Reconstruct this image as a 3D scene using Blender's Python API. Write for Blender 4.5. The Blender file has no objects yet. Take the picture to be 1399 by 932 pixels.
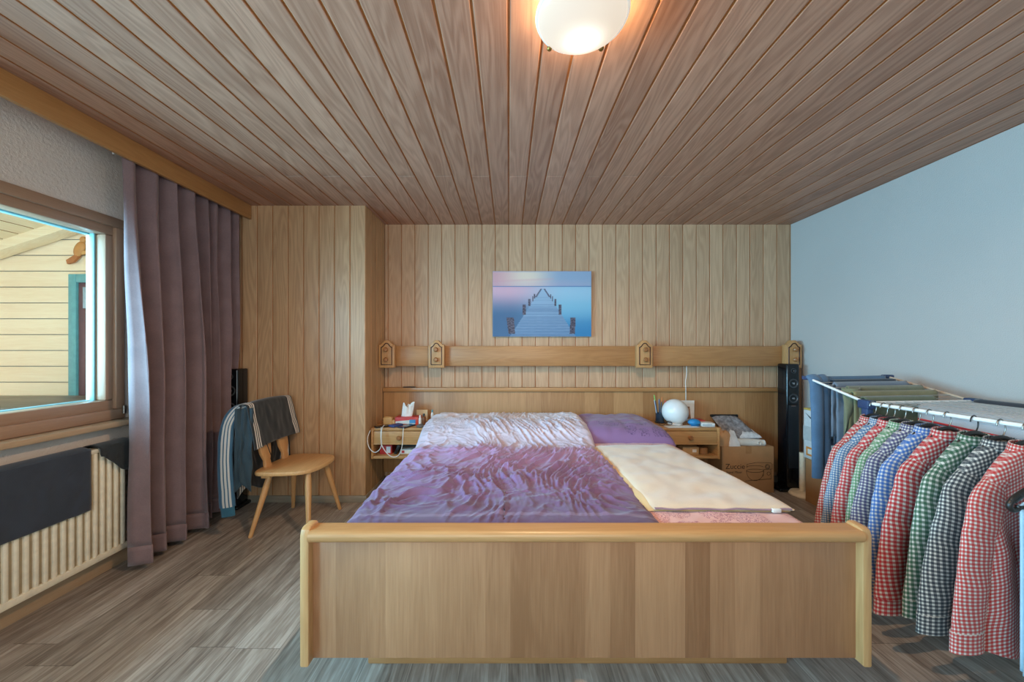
import bpy, bmesh, math, random
from mathutils import Vector, Matrix, noise as mn
random.seed(7)
R = math.radians
SC = bpy.context.scene
COL = SC.collection
F, CX, CY, EYE = 500.0, 695.0, 475.0, 1.25      # focal length in px, vanishing point, eye height

def s2l(c):
    return tuple(((v/255)/12.92 if v/255 <= .04045 else ((v/255+.055)/1.055)**2.4) for v in c)
def nz(x, y, z=0.0): return mn.noise(Vector((x, y, z)))
def sstep(a, b, x):
    t = max(0.0, min(1.0, (x-a)/(b-a))); return t*t*(3-2*t)
def lerp(a, b, t): return a+(b-a)*t

# ------------------------------------------------------------------ materials
class NT:
    def __init__(s, name):
        s.m = bpy.data.materials.new(name); s.m.use_nodes = True
        s.t = s.m.node_tree; s.t.nodes.clear()
        s.out = s.t.nodes.new('ShaderNodeOutputMaterial')
    def n(s, typ, ins=None, **props):
        nd = s.t.nodes.new('ShaderNode'+typ)
        for k, v in props.items(): setattr(nd, k, v)
        for k, v in (ins or {}).items():
            sock = nd.inputs[k]
            if isinstance(v, bpy.types.NodeSocket): s.t.links.new(v, sock)
            else:
                if sock.type == 'RGBA' and len(v) == 3: v = (*v, 1)
                sock.default_value = v
        return nd
    def math(s, op, a, b=0.0, c=None, clamp=False):
        d = {0: a, 1: b}
        if c is not None: d[2] = c
        nd = s.n('Math', d, operation=op); nd.use_clamp = clamp
        return nd.outputs[0]
    def mix(s, f, a, b, mode='MIX'):
        nd = s.n('Mix', None, data_type='RGBA', blend_type=mode)
        for i, v in ((0, f), (6, a), (7, b)):
            if isinstance(v, bpy.types.NodeSocket): s.t.links.new(v, nd.inputs[i])
            else: nd.inputs[i].default_value = (*v, 1) if (i and len(v) == 3) else v
        return nd.outputs[2]
    def ramp(s, f, stops):
        nd = s.n('ValToRGB', {0: f}); cr = nd.color_ramp
        while len(cr.elements) < len(stops): cr.elements.new(.5)
        for e, (p, c) in zip(cr.elements, stops): e.position = p; e.color = (*c, 1)
        return nd.outputs[0]
    def noise(s, vec, scale=1, detail=2, rough=.5, dist=0):
        return s.n('TexNoise', {'Vector': vec, 'Scale': scale, 'Detail': detail, 'Roughness': rough, 'Distortion': dist}).outputs[0]
    def co(s, kind='Object'): return s.n('TexCoord').outputs[kind]
    def bump(s, h, strength=.2, dist=.01):
        return s.n('Bump', {'Height': h, 'Strength': strength, 'Distance': dist}).outputs[0]
    def bsdf(s, color, rough=.5, normal=None, metal=0, **kw):
        d = {'Base Color': color, 'Roughness': rough, 'Metallic': metal}
        if normal is not None: d['Normal'] = normal
        d.update({k.replace('_', ' '): v for k, v in kw.items()})
        b = s.n('BsdfPrincipled', d)
        s.t.links.new(b.outputs[0], s.out.inputs[0]); return s.m

def plain(name, rgb, rough=.5, metal=0, var=.08, vs=30, bump=0, **kw):
    t = NT(name); c = s2l(rgb)
    f = t.noise(t.co(), vs, 3)
    col = t.ramp(f, [(.3, tuple(x*(1-var) for x in c)), (.7, tuple(min(1, x*(1+var)) for x in c))])
    nrm = t.bump(f, bump, .004) if bump else None
    return t.bsdf(col, rough, nrm, metal, **kw)

def wood(name, dark, light, axis='Z', plank=None, rough=.45, tone=.22, ring=.45, S=1.0, off=0.0):
    t = NT(name); sp = t.n('SeparateXYZ', {0: t.co()})
    ax = 'XYZ'.index(axis); oth = [i for i in range(3) if i != ax]
    if plank:
        pid = t.math('FLOOR', t.math('DIVIDE', t.math('SUBTRACT', sp.outputs['XYZ'.index(plank[0])], off), plank[1]))
        wn = t.n('TexWhiteNoise', {'W': pid}, noise_dimensions='1D').outputs[0]
    else:
        wn = t.math('ADD', 0.0, 0.37)
    al = t.math('ADD', sp.outputs[ax], t.math('MULTIPLY', wn, 17.3))
    sh = t.math('MULTIPLY', wn, 5.7)
    def vec(so, sa):
        comps = [None]*3
        comps[ax] = t.math('MULTIPLY', al, sa*S)
        for o in oth: comps[o] = t.math('MULTIPLY', t.math('ADD', sp.outputs[o], sh), so*S)
        return t.n('CombineXYZ', {0: comps[0], 1: comps[1], 2: comps[2]}).outputs[0]
    n1 = t.noise(vec(7.5, .75), 1, 2, .5, .25)
    rings = t.math('MULTIPLY_ADD', t.math('SINE', t.math('MULTIPLY', n1, 84)), .5, .5)
    fine = t.noise(vec(170, 6), 1, 2, .6)
    broad = t.noise(vec(14, .9), 1, 2, .5)
    f = t.math('ADD', t.math('MULTIPLY', rings, ring*.45), t.math('MULTIPLY', fine, .42))
    f = t.math('ADD', f, t.math('MULTIPLY', broad, .35))
    f = t.math('ADD', f, t.math('MULTIPLY', t.math('SUBTRACT', wn, .5), tone*1.6))
    col = t.ramp(f, [(.12, s2l(dark)), (.88, s2l(light))])
    nrm = t.bump(t.math('ADD', t.math('MULTIPLY', rings, .4), fine), .12, .002)
    return t.bsdf(col, rough, nrm)

def fabric(name, rgb, rough=.85, weave=500, var=.15, sheen=.2, fine=.3):
    t = NT(name); c = s2l(rgb)
    co = t.co(); sp = t.n('SeparateXYZ', {0: co})
    a = t.math('SINE', t.math('MULTIPLY', t.math('ADD', sp.outputs[0], sp.outputs[1]), weave*2))
    b = t.math('SINE', t.math('MULTIPLY', sp.outputs[2], weave*2))
    w = t.math('MULTIPLY', a, b)
    n = t.noise(co, 9, 3); n2 = t.noise(co, 160, 2)
    f = t.math('ADD', n, t.math('MULTIPLY', t.math('SUBTRACT', n2, .5), fine))
    col = t.ramp(f, [(.3, tuple(x*(1-var) for x in c)), (.7, tuple(min(1, x*(1+var)) for x in c))])
    return t.bsdf(col, rough, t.bump(t.math('ADD', w, n2), .1, .002), Sheen_Weight=sheen)

def gingham(name, rgb, pitch=.014, white=(198, 192, 182), third=None):
    t = NT(name); uv = t.n('SeparateXYZ', {0: t.co('UV')})
    def st(s):
        x = t.math('FRACT', t.math('DIVIDE', s, pitch))
        d = t.math('ABSOLUTE', t.math('SUBTRACT', x, .5))
        return t.math('MULTIPLY_ADD', t.math('SUBTRACT', d, .27), -14, .5, clamp=True)
    a, b = st(uv.outputs[0]), st(uv.outputs[1])
    f = t.math('MULTIPLY', t.math('ADD', a, b), .5)
    n = t.noise(t.co('UV'), 700, 2)
    f2 = t.math('ADD', f, t.math('MULTIPLY', t.math('SUBTRACT', n, .5), .15), clamp=True)
    c = s2l(rgb); w = s2l(white)
    mid = tuple(lerp(x, y, .23) for x, y in zip(c, w))
    col = t.ramp(f2, [(.06, w), (.42, mid), (.58, mid), (.94, c)])
    return t.bsdf(col, .85, t.bump(n, .05, .001), Sheen_Weight=.1)

def plaster(name, rgb, scale=160, strength=.35):
    t = NT(name); co = t.co(); n = t.noise(co, scale, 4, .6); b = t.noise(co, 1.3, 2)
    c = s2l(rgb)
    col = t.ramp(b, [(.3, tuple(x*.95 for x in c)), (.7, c)])
    return t.bsdf(col, .9, t.bump(n, strength, .006))

def floor_mat():
    t = NT('grey_oak_floor'); sp = t.n('SeparateXYZ', {0: t.co()})
    X, Y = sp.outputs[0], sp.outputs[1]
    xs = t.math('DIVIDE', X, .19); pid = t.math('FLOOR', xs)
    r1 = t.n('TexWhiteNoise', {'W': pid}, noise_dimensions='1D').outputs[0]
    ys = t.math('ADD', t.math('DIVIDE', Y, 1.25), t.math('MULTIPLY', r1, 7.3)); yid = t.math('FLOOR', ys)
    r2 = t.n('TexWhiteNoise', {'Vector': t.n('CombineXYZ', {0: pid, 1: yid, 2: 0.0}).outputs[0]}, noise_dimensions='2D').outputs[0]
    def vec(a, b):
        return t.n('CombineXYZ', {0: t.math('MULTIPLY', t.math('ADD', X, t.math('MULTIPLY', r2, 3)), a),
                                  1: t.math('MULTIPLY', t.math('ADD', Y, t.math('MULTIPLY', r2, 11)), b), 2: r2}).outputs[0]
    n1 = t.noise(vec(16, 1.1), 1, 3, .55, .4); n2 = t.noise(vec(120, 3.2), 1, 2, .6); n3 = t.noise(vec(60, 14), 1, 2, .5)
    rg = t.math('MULTIPLY_ADD', t.math('SINE', t.math('MULTIPLY', n1, 40)), .5, .5)
    f = t.math('ADD', t.math('MULTIPLY', n1, .55), t.math('MULTIPLY', n2, .4))
    f = t.math('ADD', f, t.math('MULTIPLY', rg, .12))
    f = t.math('ADD', f, t.math('MULTIPLY', t.math('SUBTRACT', n3, .5), .25))
    f = t.math('ADD', f, t.math('MULTIPLY', t.math('SUBTRACT', r2, .5), .10))
    col = t.ramp(f, [(.30, s2l((104, 90, 80))), (.55, s2l((154, 141, 130))), (.80, s2l((194, 184, 174)))])
    ex = t.math('ABSOLUTE', t.math('SUBTRACT', t.math('FRACT', xs), .5))
    ey = t.math('ABSOLUTE', t.math('SUBTRACT', t.math('FRACT', ys), .5))
    seam = t.math('MAXIMUM', t.math('GREATER_THAN', ex, .494), t.math('GREATER_THAN', ey, .4988))
    col = t.mix(t.math('MULTIPLY', seam, .55), col, s2l((60, 50, 42)))
    return t.bsdf(col, .42, t.bump(t.math('SUBTRACT', n2, seam), .15, .002))

def duvet_mat():
    t = NT('ombre_duvet_cotton'); sp = t.n('SeparateXYZ', {0: t.co('UV')}); co = t.co('UV')
    Y = sp.outputs[1]
    n = t.noise(co, 7, 3, .6); fl = t.noise(co, 16, 3, .6, 1.6)
    y = t.math('ADD', Y, t.math('MULTIPLY', t.math('SUBTRACT', n, .5), .10))
    col = t.ramp(t.math('DIVIDE', t.math('SUBTRACT', y, 1.3), 2.0),
                 [(0.0, s2l((84, 56, 88))), (.12, s2l((98, 68, 104))), (.3, s2l((126, 92, 134))), (.45, s2l((156, 122, 164))),
                  (.555, s2l((172, 140, 180))), (.60, s2l((196, 180, 198))), (.8, s2l((214, 204, 212)))])
    # woven flower bands
    def band(c, w):
        d = t.math('ABSOLUTE', t.math('SUBTRACT', Y, c)); return t.math('LESS_THAN', d, w)
    bands = t.math('MAXIMUM', band(1.92, .07), t.math('MAXIMUM', band(1.55, .06), band(2.82, .11)))
    sw = t.math('LESS_THAN', t.math('ABSOLUTE', t.math('SINE', t.math('MULTIPLY', fl, 38))), .55)
    col = t.mix(t.math('MULTIPLY', t.math('MULTIPLY', bands, sw), .45), col, s2l((88, 62, 108)))
    stripe = t.math('LESS_THAN', t.math('ABSOLUTE', t.math('SUBTRACT', Y, 1.46)), .012)
    col = t.mix(t.math('MULTIPLY', stripe, .15), col, s2l((190, 168, 198)))
    f2 = t.noise(co, 300, 2)
    return t.bsdf(col, .62, t.bump(f2, .05, .001), Sheen_Weight=.25)

def print_cloth(name, base, dark, y0=None, yw=None, scale=14, rough=.7):
    t = NT(name); co = t.co('UV'); sp = t.n('SeparateXYZ', {0: co})
    fl = t.noise(co, scale, 3, .6, 1.5); vo = t.n('TexVoronoi', {'Vector': co, 'Scale': scale*.55}).outputs[0]
    pat = t.math('LESS_THAN', t.math('ABSOLUTE', t.math('SINE', t.math('MULTIPLY', t.math('ADD', fl, vo), 26))), .6)
    pat = t.math('MULTIPLY', pat, t.math('LESS_THAN', vo, .62))
    if y0 is not None: pat = t.math('MULTIPLY', pat, t.math('LESS_THAN', t.math('ABSOLUTE', t.math('SUBTRACT', sp.outputs[1], y0)), yw))
    col = t.mix(t.math('MULTIPLY', pat, .75), s2l(base), s2l(dark))
    return t.bsdf(col, rough, t.bump(t.noise(co, 260, 2), .06, .001), Sheen_Weight=.2)

def stripe_cloth(name, base, edges, white=(222, 214, 205)):
    """track-suit cloth: thin light stripes at the given UV x positions"""
    t = NT(name); sp = t.n('SeparateXYZ', {0: t.co('UV')}); X = sp.outputs[0]
    f = None
    for e in edges:
        b = t.math('LESS_THAN', t.math('ABSOLUTE', t.math('SUBTRACT', X, e)), .0045)
        f = b if f is None else t.math('MAXIMUM', f, b)
    col = t.mix(f, s2l(base), s2l(white))
    return t.bsdf(col, .6, t.bump(t.noise(t.co(), 300, 2), .08, .001), Sheen_Weight=.3)

def attr_mat(name, rough=.5):
    t = NT(name); a = t.n('Attribute', None, attribute_name='paint')
    return t.bsdf(a.outputs[0], rough)

def glass_pane():
    t = NT('window_glass')
    lw = t.n('LayerWeight', {'Blend': .12})
    mx = t.n('MixShader', {0: t.math('MULTIPLY', lw.outputs[0], .5, clamp=True), 1: t.n('BsdfTransparent', {'Color': (.93, .97, .97)}).outputs[0],
                           2: t.n('BsdfGlossy', {'Color': (1, 1, 1), 'Roughness': .02}).outputs[0]})
    t.t.links.new(mx.outputs[0], t.out.inputs[0]); return t.m

def bowl_mat():
    t = NT('lit_frosted_glass'); d = t.n('VectorMath', {0: t.co(), 1: (.012, .045, -.11)}, operation='DISTANCE').outputs['Value']
    g = t.math('POWER', 2.718, t.math('MULTIPLY', t.math('MULTIPLY', d, d), -420))       # the bulb shines through
    st = t.math('MULTIPLY_ADD', g, 2.2, .86)
    col = t.ramp(g, [(0, (1, .85, .68)), (.8, (1, .93, .82))])
    b = t.n('BsdfPrincipled', {'Base Color': (.25, .22, .19, 1), 'Roughness': .2, 'Emission Color': col, 'Emission Strength': st})
    t.t.links.new(b.outputs[0], t.out.inputs[0]); return t.m

def emit(name, rgb, st, base=(240, 230, 215)):
    t = NT(name)
    return t.bsdf(s2l(base), .25, Emission_Color=(*rgb, 1), Emission_Strength=st)

# ------------------------------------------------------------------ mesh building
class MB:
    def __init__(s): s.v = []; s.f = []; s.mi = []; s.uv = []; s.haveuv = False
    def add(s, vs, fs, mi=0, uvs=None):
        o = len(s.v); s.v += [tuple(p) for p in vs]
        for k, f in enumerate(fs):
            s.f.append([i+o for i in f]); s.mi.append(mi)
            if uvs is not None: s.uv.append(uvs[k]); s.haveuv = True
            else: s.uv.append([(0, 0)]*len(f))
        return s
    def box(s, x0, x1, y0, y1, z0, z1, b=.003, seg=2, mi=0, M=None):
        bm = bmesh.new(); bmesh.ops.create_cube(bm, size=1)
        for v in bm.verts:
            v.co = Vector(((x0+x1)/2+v.co.x*(x1-x0), (y0+y1)/2+v.co.y*(y1-y0), (z0+z1)/2+v.co.z*(z1-z0)))
        b = min(b, .45*min(abs(x1-x0), abs(y1-y0), abs(z1-z0)))
        if b > 0: bmesh.ops.bevel(bm, geom=bm.edges[:], offset=b, segments=seg, profile=.5, affect='EDGES')
        return s.from_bm(bm, mi, M)
    def from_bm(s, bm, mi=0, M=None):
        bm.verts.ensure_lookup_table(); bm.verts.index_update()
        vs = [(M @ v.co) if M else v.co.copy() for v in bm.verts]
        s.add(vs, [[v.index for v in f.verts] for f in bm.faces], mi); bm.free(); return s
    def ball(s, c, rx, ry=None, rz=None, seg=20, mi=0, M=None):
        bm = bmesh.new(); bmesh.ops.create_uvsphere(bm, u_segments=seg, v_segments=max(8, seg*2//3), radius=1)
        for v in bm.verts: v.co = Vector((c[0]+v.co.x*rx, c[1]+v.co.y*(ry or rx), c[2]+v.co.z*(rz or rx)))
        return s.from_bm(bm, mi, M)
    def lathe(s, prof, c=(0, 0, 0), n=28, axis='Z', mi=0, sx=1, sy=1):
        vs = []
        for r, h in prof:
            for i in range(n):
                a = 2*math.pi*i/n; p, q = r*math.cos(a)*sx, r*math.sin(a)*sy
                w = {'Z': (p, q, h), 'Y': (p, h, q), 'X': (h, p, q)}[axis]
                vs.append((c[0]+w[0], c[1]+w[1], c[2]+w[2]))
        fs = []
        for k in range(len(prof)-1):
            for i in range(n):
                j = (i+1) % n; q = [k*n+i, k*n+j, (k+1)*n+j, (k+1)*n+i]
                fs.append(q if axis != 'Y' else q[::-1])
        a, b = list(range(n))[::-1], [(len(prof)-1)*n+i for i in range(n)]
        if axis == 'Y': a, b = a[::-1], b[::-1]
        if prof[0][0] > 1e-5: fs.append(a)
        if prof[-1][0] > 1e-5: fs.append(b)
        return s.add(vs, fs, mi)
    def tube(s, pts, r, n=10, mi=0, ry=None, ref=None, uvrot=0):
        """swept round or elliptical tube; r, ry a number or one per point"""
        P = [Vector(p) for p in pts]; m = len(P)
        rr = r if isinstance(r, (list, tuple)) else [r]*m
        r2 = rr if ry is None else (ry if isinstance(ry, (list, tuple)) else [ry]*m)
        vs, uvs, L = [], [], 0.0; prevN = None; Ls = []
        for i in range(m):
            T = (P[min(i+1, m-1)]-P[max(i-1, 0)])
            T = T.normalized() if T.length > 1e-9 else Vector((0, 0, 1))
            if i: L += (P[i]-P[i-1]).length
            Ls.append(L)
            g = Vector(ref) if ref else (prevN if prevN is not None else (Vector((0, 0, 1)) if abs(T.z) < .9 else Vector((1, 0, 0))))
            N = (g - T*g.dot(T))
            N = N.normalized() if N.length > 1e-6 else T.orthogonal().normalized()
            B = T.cross(N); prevN = N
            for k in range(n):
                a = 2*math.pi*k/n
                vs.append(P[i]+N*math.cos(a)*rr[i]+B*math.sin(a)*r2[i])
        fs, uv = [], []
        for i in range(m-1):
            for k in range(n):
                k2 = (k+1) % n
                fs.append([i*n+k, i*n+k2, (i+1)*n+k2, (i+1)*n+k])
                per = math.pi*(rr[i]+r2[i]); per = sum(rr)/m*math.pi*2 if ry is None else math.pi*(sum(rr)/m+sum(r2)/m)
                a0, a1 = per*k/n, per*(k+1)/n
                q = [(a0, Ls[i]), (a1, Ls[i]), (a1, Ls[i+1]), (a0, Ls[i+1])]; cr, sr = math.cos(uvrot), math.sin(uvrot); uv.append([(a*cr-b*sr, a*sr+b*cr) for a, b in q])
        fs.append(list(range(n))[::-1]); uv.append([(0, 0)]*n)
        fs.append([(m-1)*n+k for k in range(n)]); uv.append([(0, 0)]*n)
        return s.add(vs, fs, mi, uv)
    def cyl(s, p0, p1, r0, r1=None, n=14, mi=0):
        return s.tube([p0, p1], [r0, r0 if r1 is None else r1], n, mi)
    def prism(s, poly, fn, d0, d1, mi=0, bev=0):
        """polygon (a, b) extruded from d0 to d1; fn(a, b, d) -> point"""
        bm = bmesh.new()
        lo = [bm.verts.new(fn(a, b, d0)) for a, b in poly]; hi = [bm.verts.new(fn(a, b, d1)) for a, b in poly]
        n = len(poly)
        bm.faces.new(lo[::-1]); bm.faces.new(hi)
        for i in range(n): bm.faces.new([lo[i], lo[(i+1) % n], hi[(i+1) % n], hi[i]])
        bmesh.ops.recalc_face_normals(bm, faces=bm.faces[:])
        if bev: bmesh.ops.bevel(bm, geom=[e for f in list(bm.faces)[:2] for e in f.edges], offset=bev, segments=2, profile=.5, affect='EDGES')
        return s.from_bm(bm, mi)
    def grid(s, fn, nu, nv, uvf=None, mi=0, flip=False):
        vs = [fn(i/nu, j/nv) for j in range(nv+1) for i in range(nu+1)]
        fs, uv = [], []
        for j in range(nv):
            for i in range(nu):
                q = [(i, j), (i+1, j), (i+1, j+1), (i, j+1)]
                if flip: q = q[::-1]
                fs.append([b*(nu+1)+a for a, b in q])
                uv.append([(uvf(a/nu, b/nv) if uvf else (a/nu, b/nv)) for a, b in q])
        return s.add(vs, fs, mi, uv)
    def build(s, name, mat, parent=None, label=None, smooth=35, mods=None, paint=None, recalc=False, origin=None):
        me = bpy.data.meshes.new(name)
        off = Vector((0, 0, 0)); loc = None
        if parent is not None: off = wl(parent)
        elif origin == 'base':
            xs, ys, zs = zip(*s.v); loc = Vector(((min(xs)+max(xs))/2, (min(ys)+max(ys))/2, min(zs))); off = loc
        me.from_pydata([tuple(Vector(p)-off) for p in s.v], [], s.f)
        for m in (mat if isinstance(mat, (list, tuple)) else [mat]): me.materials.append(m)
        me.polygons.foreach_set('material_index', s.mi)
        if s.haveuv:
            l = me.uv_layers.new(name='UVMap'); flat = [c for f in s.uv for p in f for c in p]
            l.data.foreach_set('uv', flat)
        if paint:
            a = me.color_attributes.new('paint', 'FLOAT_COLOR', 'POINT')
            a.data.foreach_set('color', [c for col in paint for c in (*col, 1.0)])
        if recalc:
            bm = bmesh.new(); bm.from_mesh(me); bmesh.ops.remove_doubles(bm, verts=bm.verts, dist=1e-5)
            bmesh.ops.recalc_face_normals(bm, faces=bm.faces); bm.to_mesh(me); bm.free()
        if smooth:
            me.shade_smooth()
            if smooth < 180: me.set_sharp_from_angle(angle=R(smooth))
        me.update()
        o = bpy.data.objects.new(name, me); COL.objects.link(o)
        if parent is not None: o.parent = parent
        elif loc is not None: o.location = loc
        if label: o['label'] = label
        for m in mods or []:
            md = o.modifiers.new(m[0], m[0])
            for k, v in m[1].items(): setattr(md, k, v)
        return o

def wl(o):
    p = Vector(o.location)
    while o.parent is not None: o = o.parent; p = p+Vector(o.location)
    return p
def thing(name, loc, label, cat, group=None):
    o = bpy.data.objects.new(name, None); o.location = loc; o.empty_display_size = .05; COL.objects.link(o)
    return tag(o, label, cat, group)
def tag(o, label, cat, group=None, kind=None):
    o['label'] = label; o['category'] = cat
    if group: o['group'] = group
    if kind: o['kind'] = kind
    return o
def struct(o): o['kind'] = 'structure'; return o
def one(mb, name, mat, label, cat, group=None, **kw):
    return tag(mb.build(name, mat, None, origin='base', **kw), label, cat, group)
SOLID = lambda t, off=0: ('SOLIDIFY', {'thickness': t, 'offset': off})
def sheet(fn, nu, nv, lu, lv):
    return MB().grid(fn, nu, nv, lambda a, b: (a*lu, b*lv))
def puffy(quad, zb, th, nu=24, nv=24, p=4, wr=.0, wsc=9, seed=0, uvw=True):
    """soft slab over a quad (four (x, y) corners, counter-clockwise), resting on zb(x, y)"""
    def xy(u, v):
        a, b, c, d = quad
        return ((a[0]*(1-u)+b[0]*u)*(1-v)+(d[0]*(1-u)+c[0]*u)*v, (a[1]*(1-u)+b[1]*u)*(1-v)+(d[1]*(1-u)+c[1]*u)*v)
    def w(t): return .5-.5*math.cos(math.pi*t)*(.35+.65*abs(math.cos(math.pi*t))**0) if False else t
    def top(u, v):
        x, y = xy(u, v); e = max(0, 1-abs(2*u-1)**p)**.5*max(0, 1-abs(2*v-1)**p)**.5
        h = th*e*(1+wr*nz(x*wsc, y*wsc, seed)) + wr*th*.6*nz(x*wsc*2.7, y*wsc*2.7, seed+5)*e
        return (x, y, zb(x, y)+h)
    def bot(u, v):
        x, y = xy(u, v); return (x, y, zb(x, y))
    m = MB(); m.grid(top, nu, nv, lambda a, b: xy(a, b)); m.grid(bot, nu, nv, lambda a, b: xy(a, b), flip=True)
    return m

# material library
OAK_D, OAK_L = (138, 104, 70), (206, 174, 132)
M = {}
M['ceil'] = wood('ceiling_oak', (142, 98, 76), (198, 152, 126), 'Y', ('X', .1253), .5, .16, .5)
M['panelX'] = wood('panel_oak', (168, 130, 98), (212, 176, 142), 'Z', ('X', .1253), .45, .12, .45)
M['panelA'] = wood('alcove_panel_oak', (162, 122, 86), (210, 170, 130), 'Z', ('X', .1253), .42, .14, .5, off=-1.173)
M['panelY'] = wood('return_panel_oak', (160, 122, 86), (208, 170, 126), 'Z', ('Y', .1253), .45, .12, .4, off=2.963)
M['groove'] = plain('groove_brown', (172, 112, 60), .5)
M['board'] = wood('oak_board_along', (150, 102, 60), (194, 146, 96), 'X', None, .4, .1, .25)
M['valance'] = wood('oak_board_valance', (162, 112, 62), (200, 150, 96), 'Y', None, .4, .1, .25)
M['post'] = wood('oak_upright', (164, 118, 72), (208, 164, 112), 'Z', None, .38, .1, .25)
M['veneer'] = wood('oak_veneer_strips', (134, 90, 58), (182, 134, 96), 'Z', ('X', .088), .42, .30, .15)
M['veneerH'] = wood('headboard_veneer', (152, 106, 64), (200, 154, 106), 'Z', ('X', .135), .42, .28, .2)
M['honey'] = wood('honey_oak', (160, 112, 66), (198, 152, 102), 'X', None, .35, .1, .2)
M['knob'] = wood('knob_wood', (132, 84, 46), (180, 126, 78), 'Z', None, .3, .1, .2)
M['stand'] = wood('nightstand_oak', (168, 122, 74), (210, 164, 110), 'X', None, .4, .1, .25)
M['chair'] = wood('chair_pine', (196, 142, 90), (228, 180, 124), 'Y', None, .4, .1, .35)
M['chairleg'] = wood('chair_leg_pine', (190, 136, 86), (222, 172, 116), 'Z', None, .4, .1, .2)
M['skirt'] = wood('grey_skirting', (132, 120, 104), (170, 158, 140), 'X', None, .45, .1, .2)
M['window'] = wood('window_wood', (154, 120, 96), (184, 150, 124), 'Y', None, .35, .1, .15)
M['windowz'] = wood('window_wood_upright', (154, 120, 96), (184, 150, 124), 'Z', None, .35, .1, .15)
M['sill'] = wood('sill_wood', (168, 138, 108), (204, 176, 144), 'Y', None, .4, .1, .2)
M['white_wall'] = plaster('white_plaster', (184, 180, 176))
M['rough_wall'] = plaster('rough_plaster', (220, 206, 194), 70, .8)
M['floor'] = floor_mat()
M['black'] = plain('black_plastic', (22, 22, 25), .35)
M['gloss_black'] = plain('gloss_black', (14, 16, 20), .12)
M['chrome'] = plain('chrome', (190, 190, 195), .2, 1)
M['steel'] = plain('dull_steel', (150, 146, 140), .35, 1)
M['white_pl'] = plain('white_plastic', (222, 222, 220), .4)
M['cream_pl'] = plain('cream_enamel', (240, 228, 204), .35)
M['cream_shade'] = plain('cream_enamel_shade', (170, 152, 122), .5)  # darker copy of the enamel: shade between the ribs put into the colour
M['card'] = plain('cardboard', (176, 134, 92), .8, var=.06, vs=12, bump=.05)
M['paper'] = plain('paper_white', (226, 224, 218), .7)
M['navy_pl'] = plain('navy_plastic', (44, 62, 96), .4)
M['wire'] = plain('grey_wire', (170, 168, 164), .4)
M['ink'] = plain('dark_ink', (52, 38, 30), .8)
M['inlay'] = plain('dark_inlay', (58, 32, 24), .5)

# ------------------------------------------------------------------ room shell
XL, XR, YB, YF, H = -2.28, 2.637, 3.42, -1.0, 2.40
AX, AY = -1.16, 2.963                                # corner of the boxed-in alcove

def planked(O, U, V, Nn, u0, u1, v0, v1, pitch, phase, seam=None, gw=.012, gd=.009):
    O, U, V, Nn = map(Vector, (O, U, V, Nn)); mb = MB()
    k0 = math.floor((u0-phase)/pitch); us = []
    k = k0
    while phase+k*pitch < u1:
        a, b = phase+k*pitch, phase+(k+1)*pitch
        us.append((max(a, u0), min(b, u1), k, a >= u0)); k += 1
    rows = [v0, v1] if seam is None else [v0, seam-.004, seam-.0025, seam+.0025, seam+.004, v1]
    for a, b, k, g in us:
        prof = [(a, -gd), (a+gw*.35, -gd), (a+gw*.35, -.002), (a+gw*.35+.003, 0), (b-gw*.35-.003, 0), (b-gw*.35, -.002), (b-gw*.35, -gd), (b, -gd)]
        mis = [1, 1, 0, 0, 0, 1, 1]
        vs = []
        for ri, r in enumerate(rows):
            for (u, h) in prof:
                hh = h
                if seam is not None and ri in (2, 3) and k % 2 == 0 and h > -.003: hh = -.006
                vs.append(O+U*u+V*r+Nn*hh)
        n = len(prof)
        flip = U.cross(V).dot(Nn) < 0
        for j in range(len(rows)-1):
            for i in range(n-1):
                q = [j*n+i, j*n+i+1, (j+1)*n+i+1, (j+1)*n+i]
                if flip: q = q[::-1]
                mb.add([vs[t] for t in q], [[0, 1, 2, 3]], mis[i])
    return mb

mb = planked((0, 0, H), (1, 0, 0), (0, 1, 0), (0, 0, -1), XL, XR, YF, YB, .1253, 0, seam=2.457, gw=.013, gd=.006)
mb.box(XL-.25, XR+.2, YF-.2, YB+.2, H+.012, H+.1, 0)
struct(mb.build('ceiling', [M['ceil'], M['groove']], smooth=0))
mb = planked((0, YB, 0), (1, 0, 0), (0, 0, 1), (0, -1, 0), AX, XR, 0, H, .1253, 0, gw=.009, gd=.006)
mb.box(XL-.25, XR+.2, YB+.012, YB+.2, 0, H, 0)
struct(mb.build('wall_back', [M['panelX'], M['groove']], smooth=0))
mb = planked((0, AY, 0), (1, 0, 0), (0, 0, 1), (0, -1, 0), XL, AX, 0, H, .1253, AX, gw=.009, gd=.006)
mb.box(XL, AX-.012, AY+.012, YB+.012, 0, H, 0)
struct(mb.build('wall_alcove', [M['panelA'], M['groove']], smooth=0))
mb = planked((AX, 0, 0), (0, 1, 0), (0, 0, 1), (1, 0, 0), AY, YB, 0, H, .1253, AY, gw=.009, gd=.006)
struct(mb.build('wall_alcove_side', [M['panelY'], M['groove']], smooth=0))
struct(MB().box(XL-.25, XR+.2, YF-.2, YB+.2, -.1, 0, 0).build('floor', M['floor'], smooth=0))
struct(MB().box(XR, XR+.2, YF-.2, YB, 0, H, 0).build('wall_right', M['white_wall'], smooth=0))
WY0, WY1, WZ0, WZ1 = .30, 2.165, .835, 2.00
mb = MB(); T = .22
DY0, DY1 = -.88, .14
mb.box(XL-T, XL, DY1, YB, 0, WZ0, 0); mb.box(XL-T, XL, YF, YB, WZ1, H+.01, 0); mb.box(XL-T, XL, YF, DY0, 0, WZ1, 0); mb.box(XL-T, XL, DY0, DY1, 0, .05, 0)
mb.box(XL-T, XL, DY1, WY0, WZ0, WZ1, 0); mb.box(XL-T, XL, WY1, YB, WZ0, WZ1, 0)
struct(mb.build('wall_left', M['rough_wall'], smooth=0))
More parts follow.
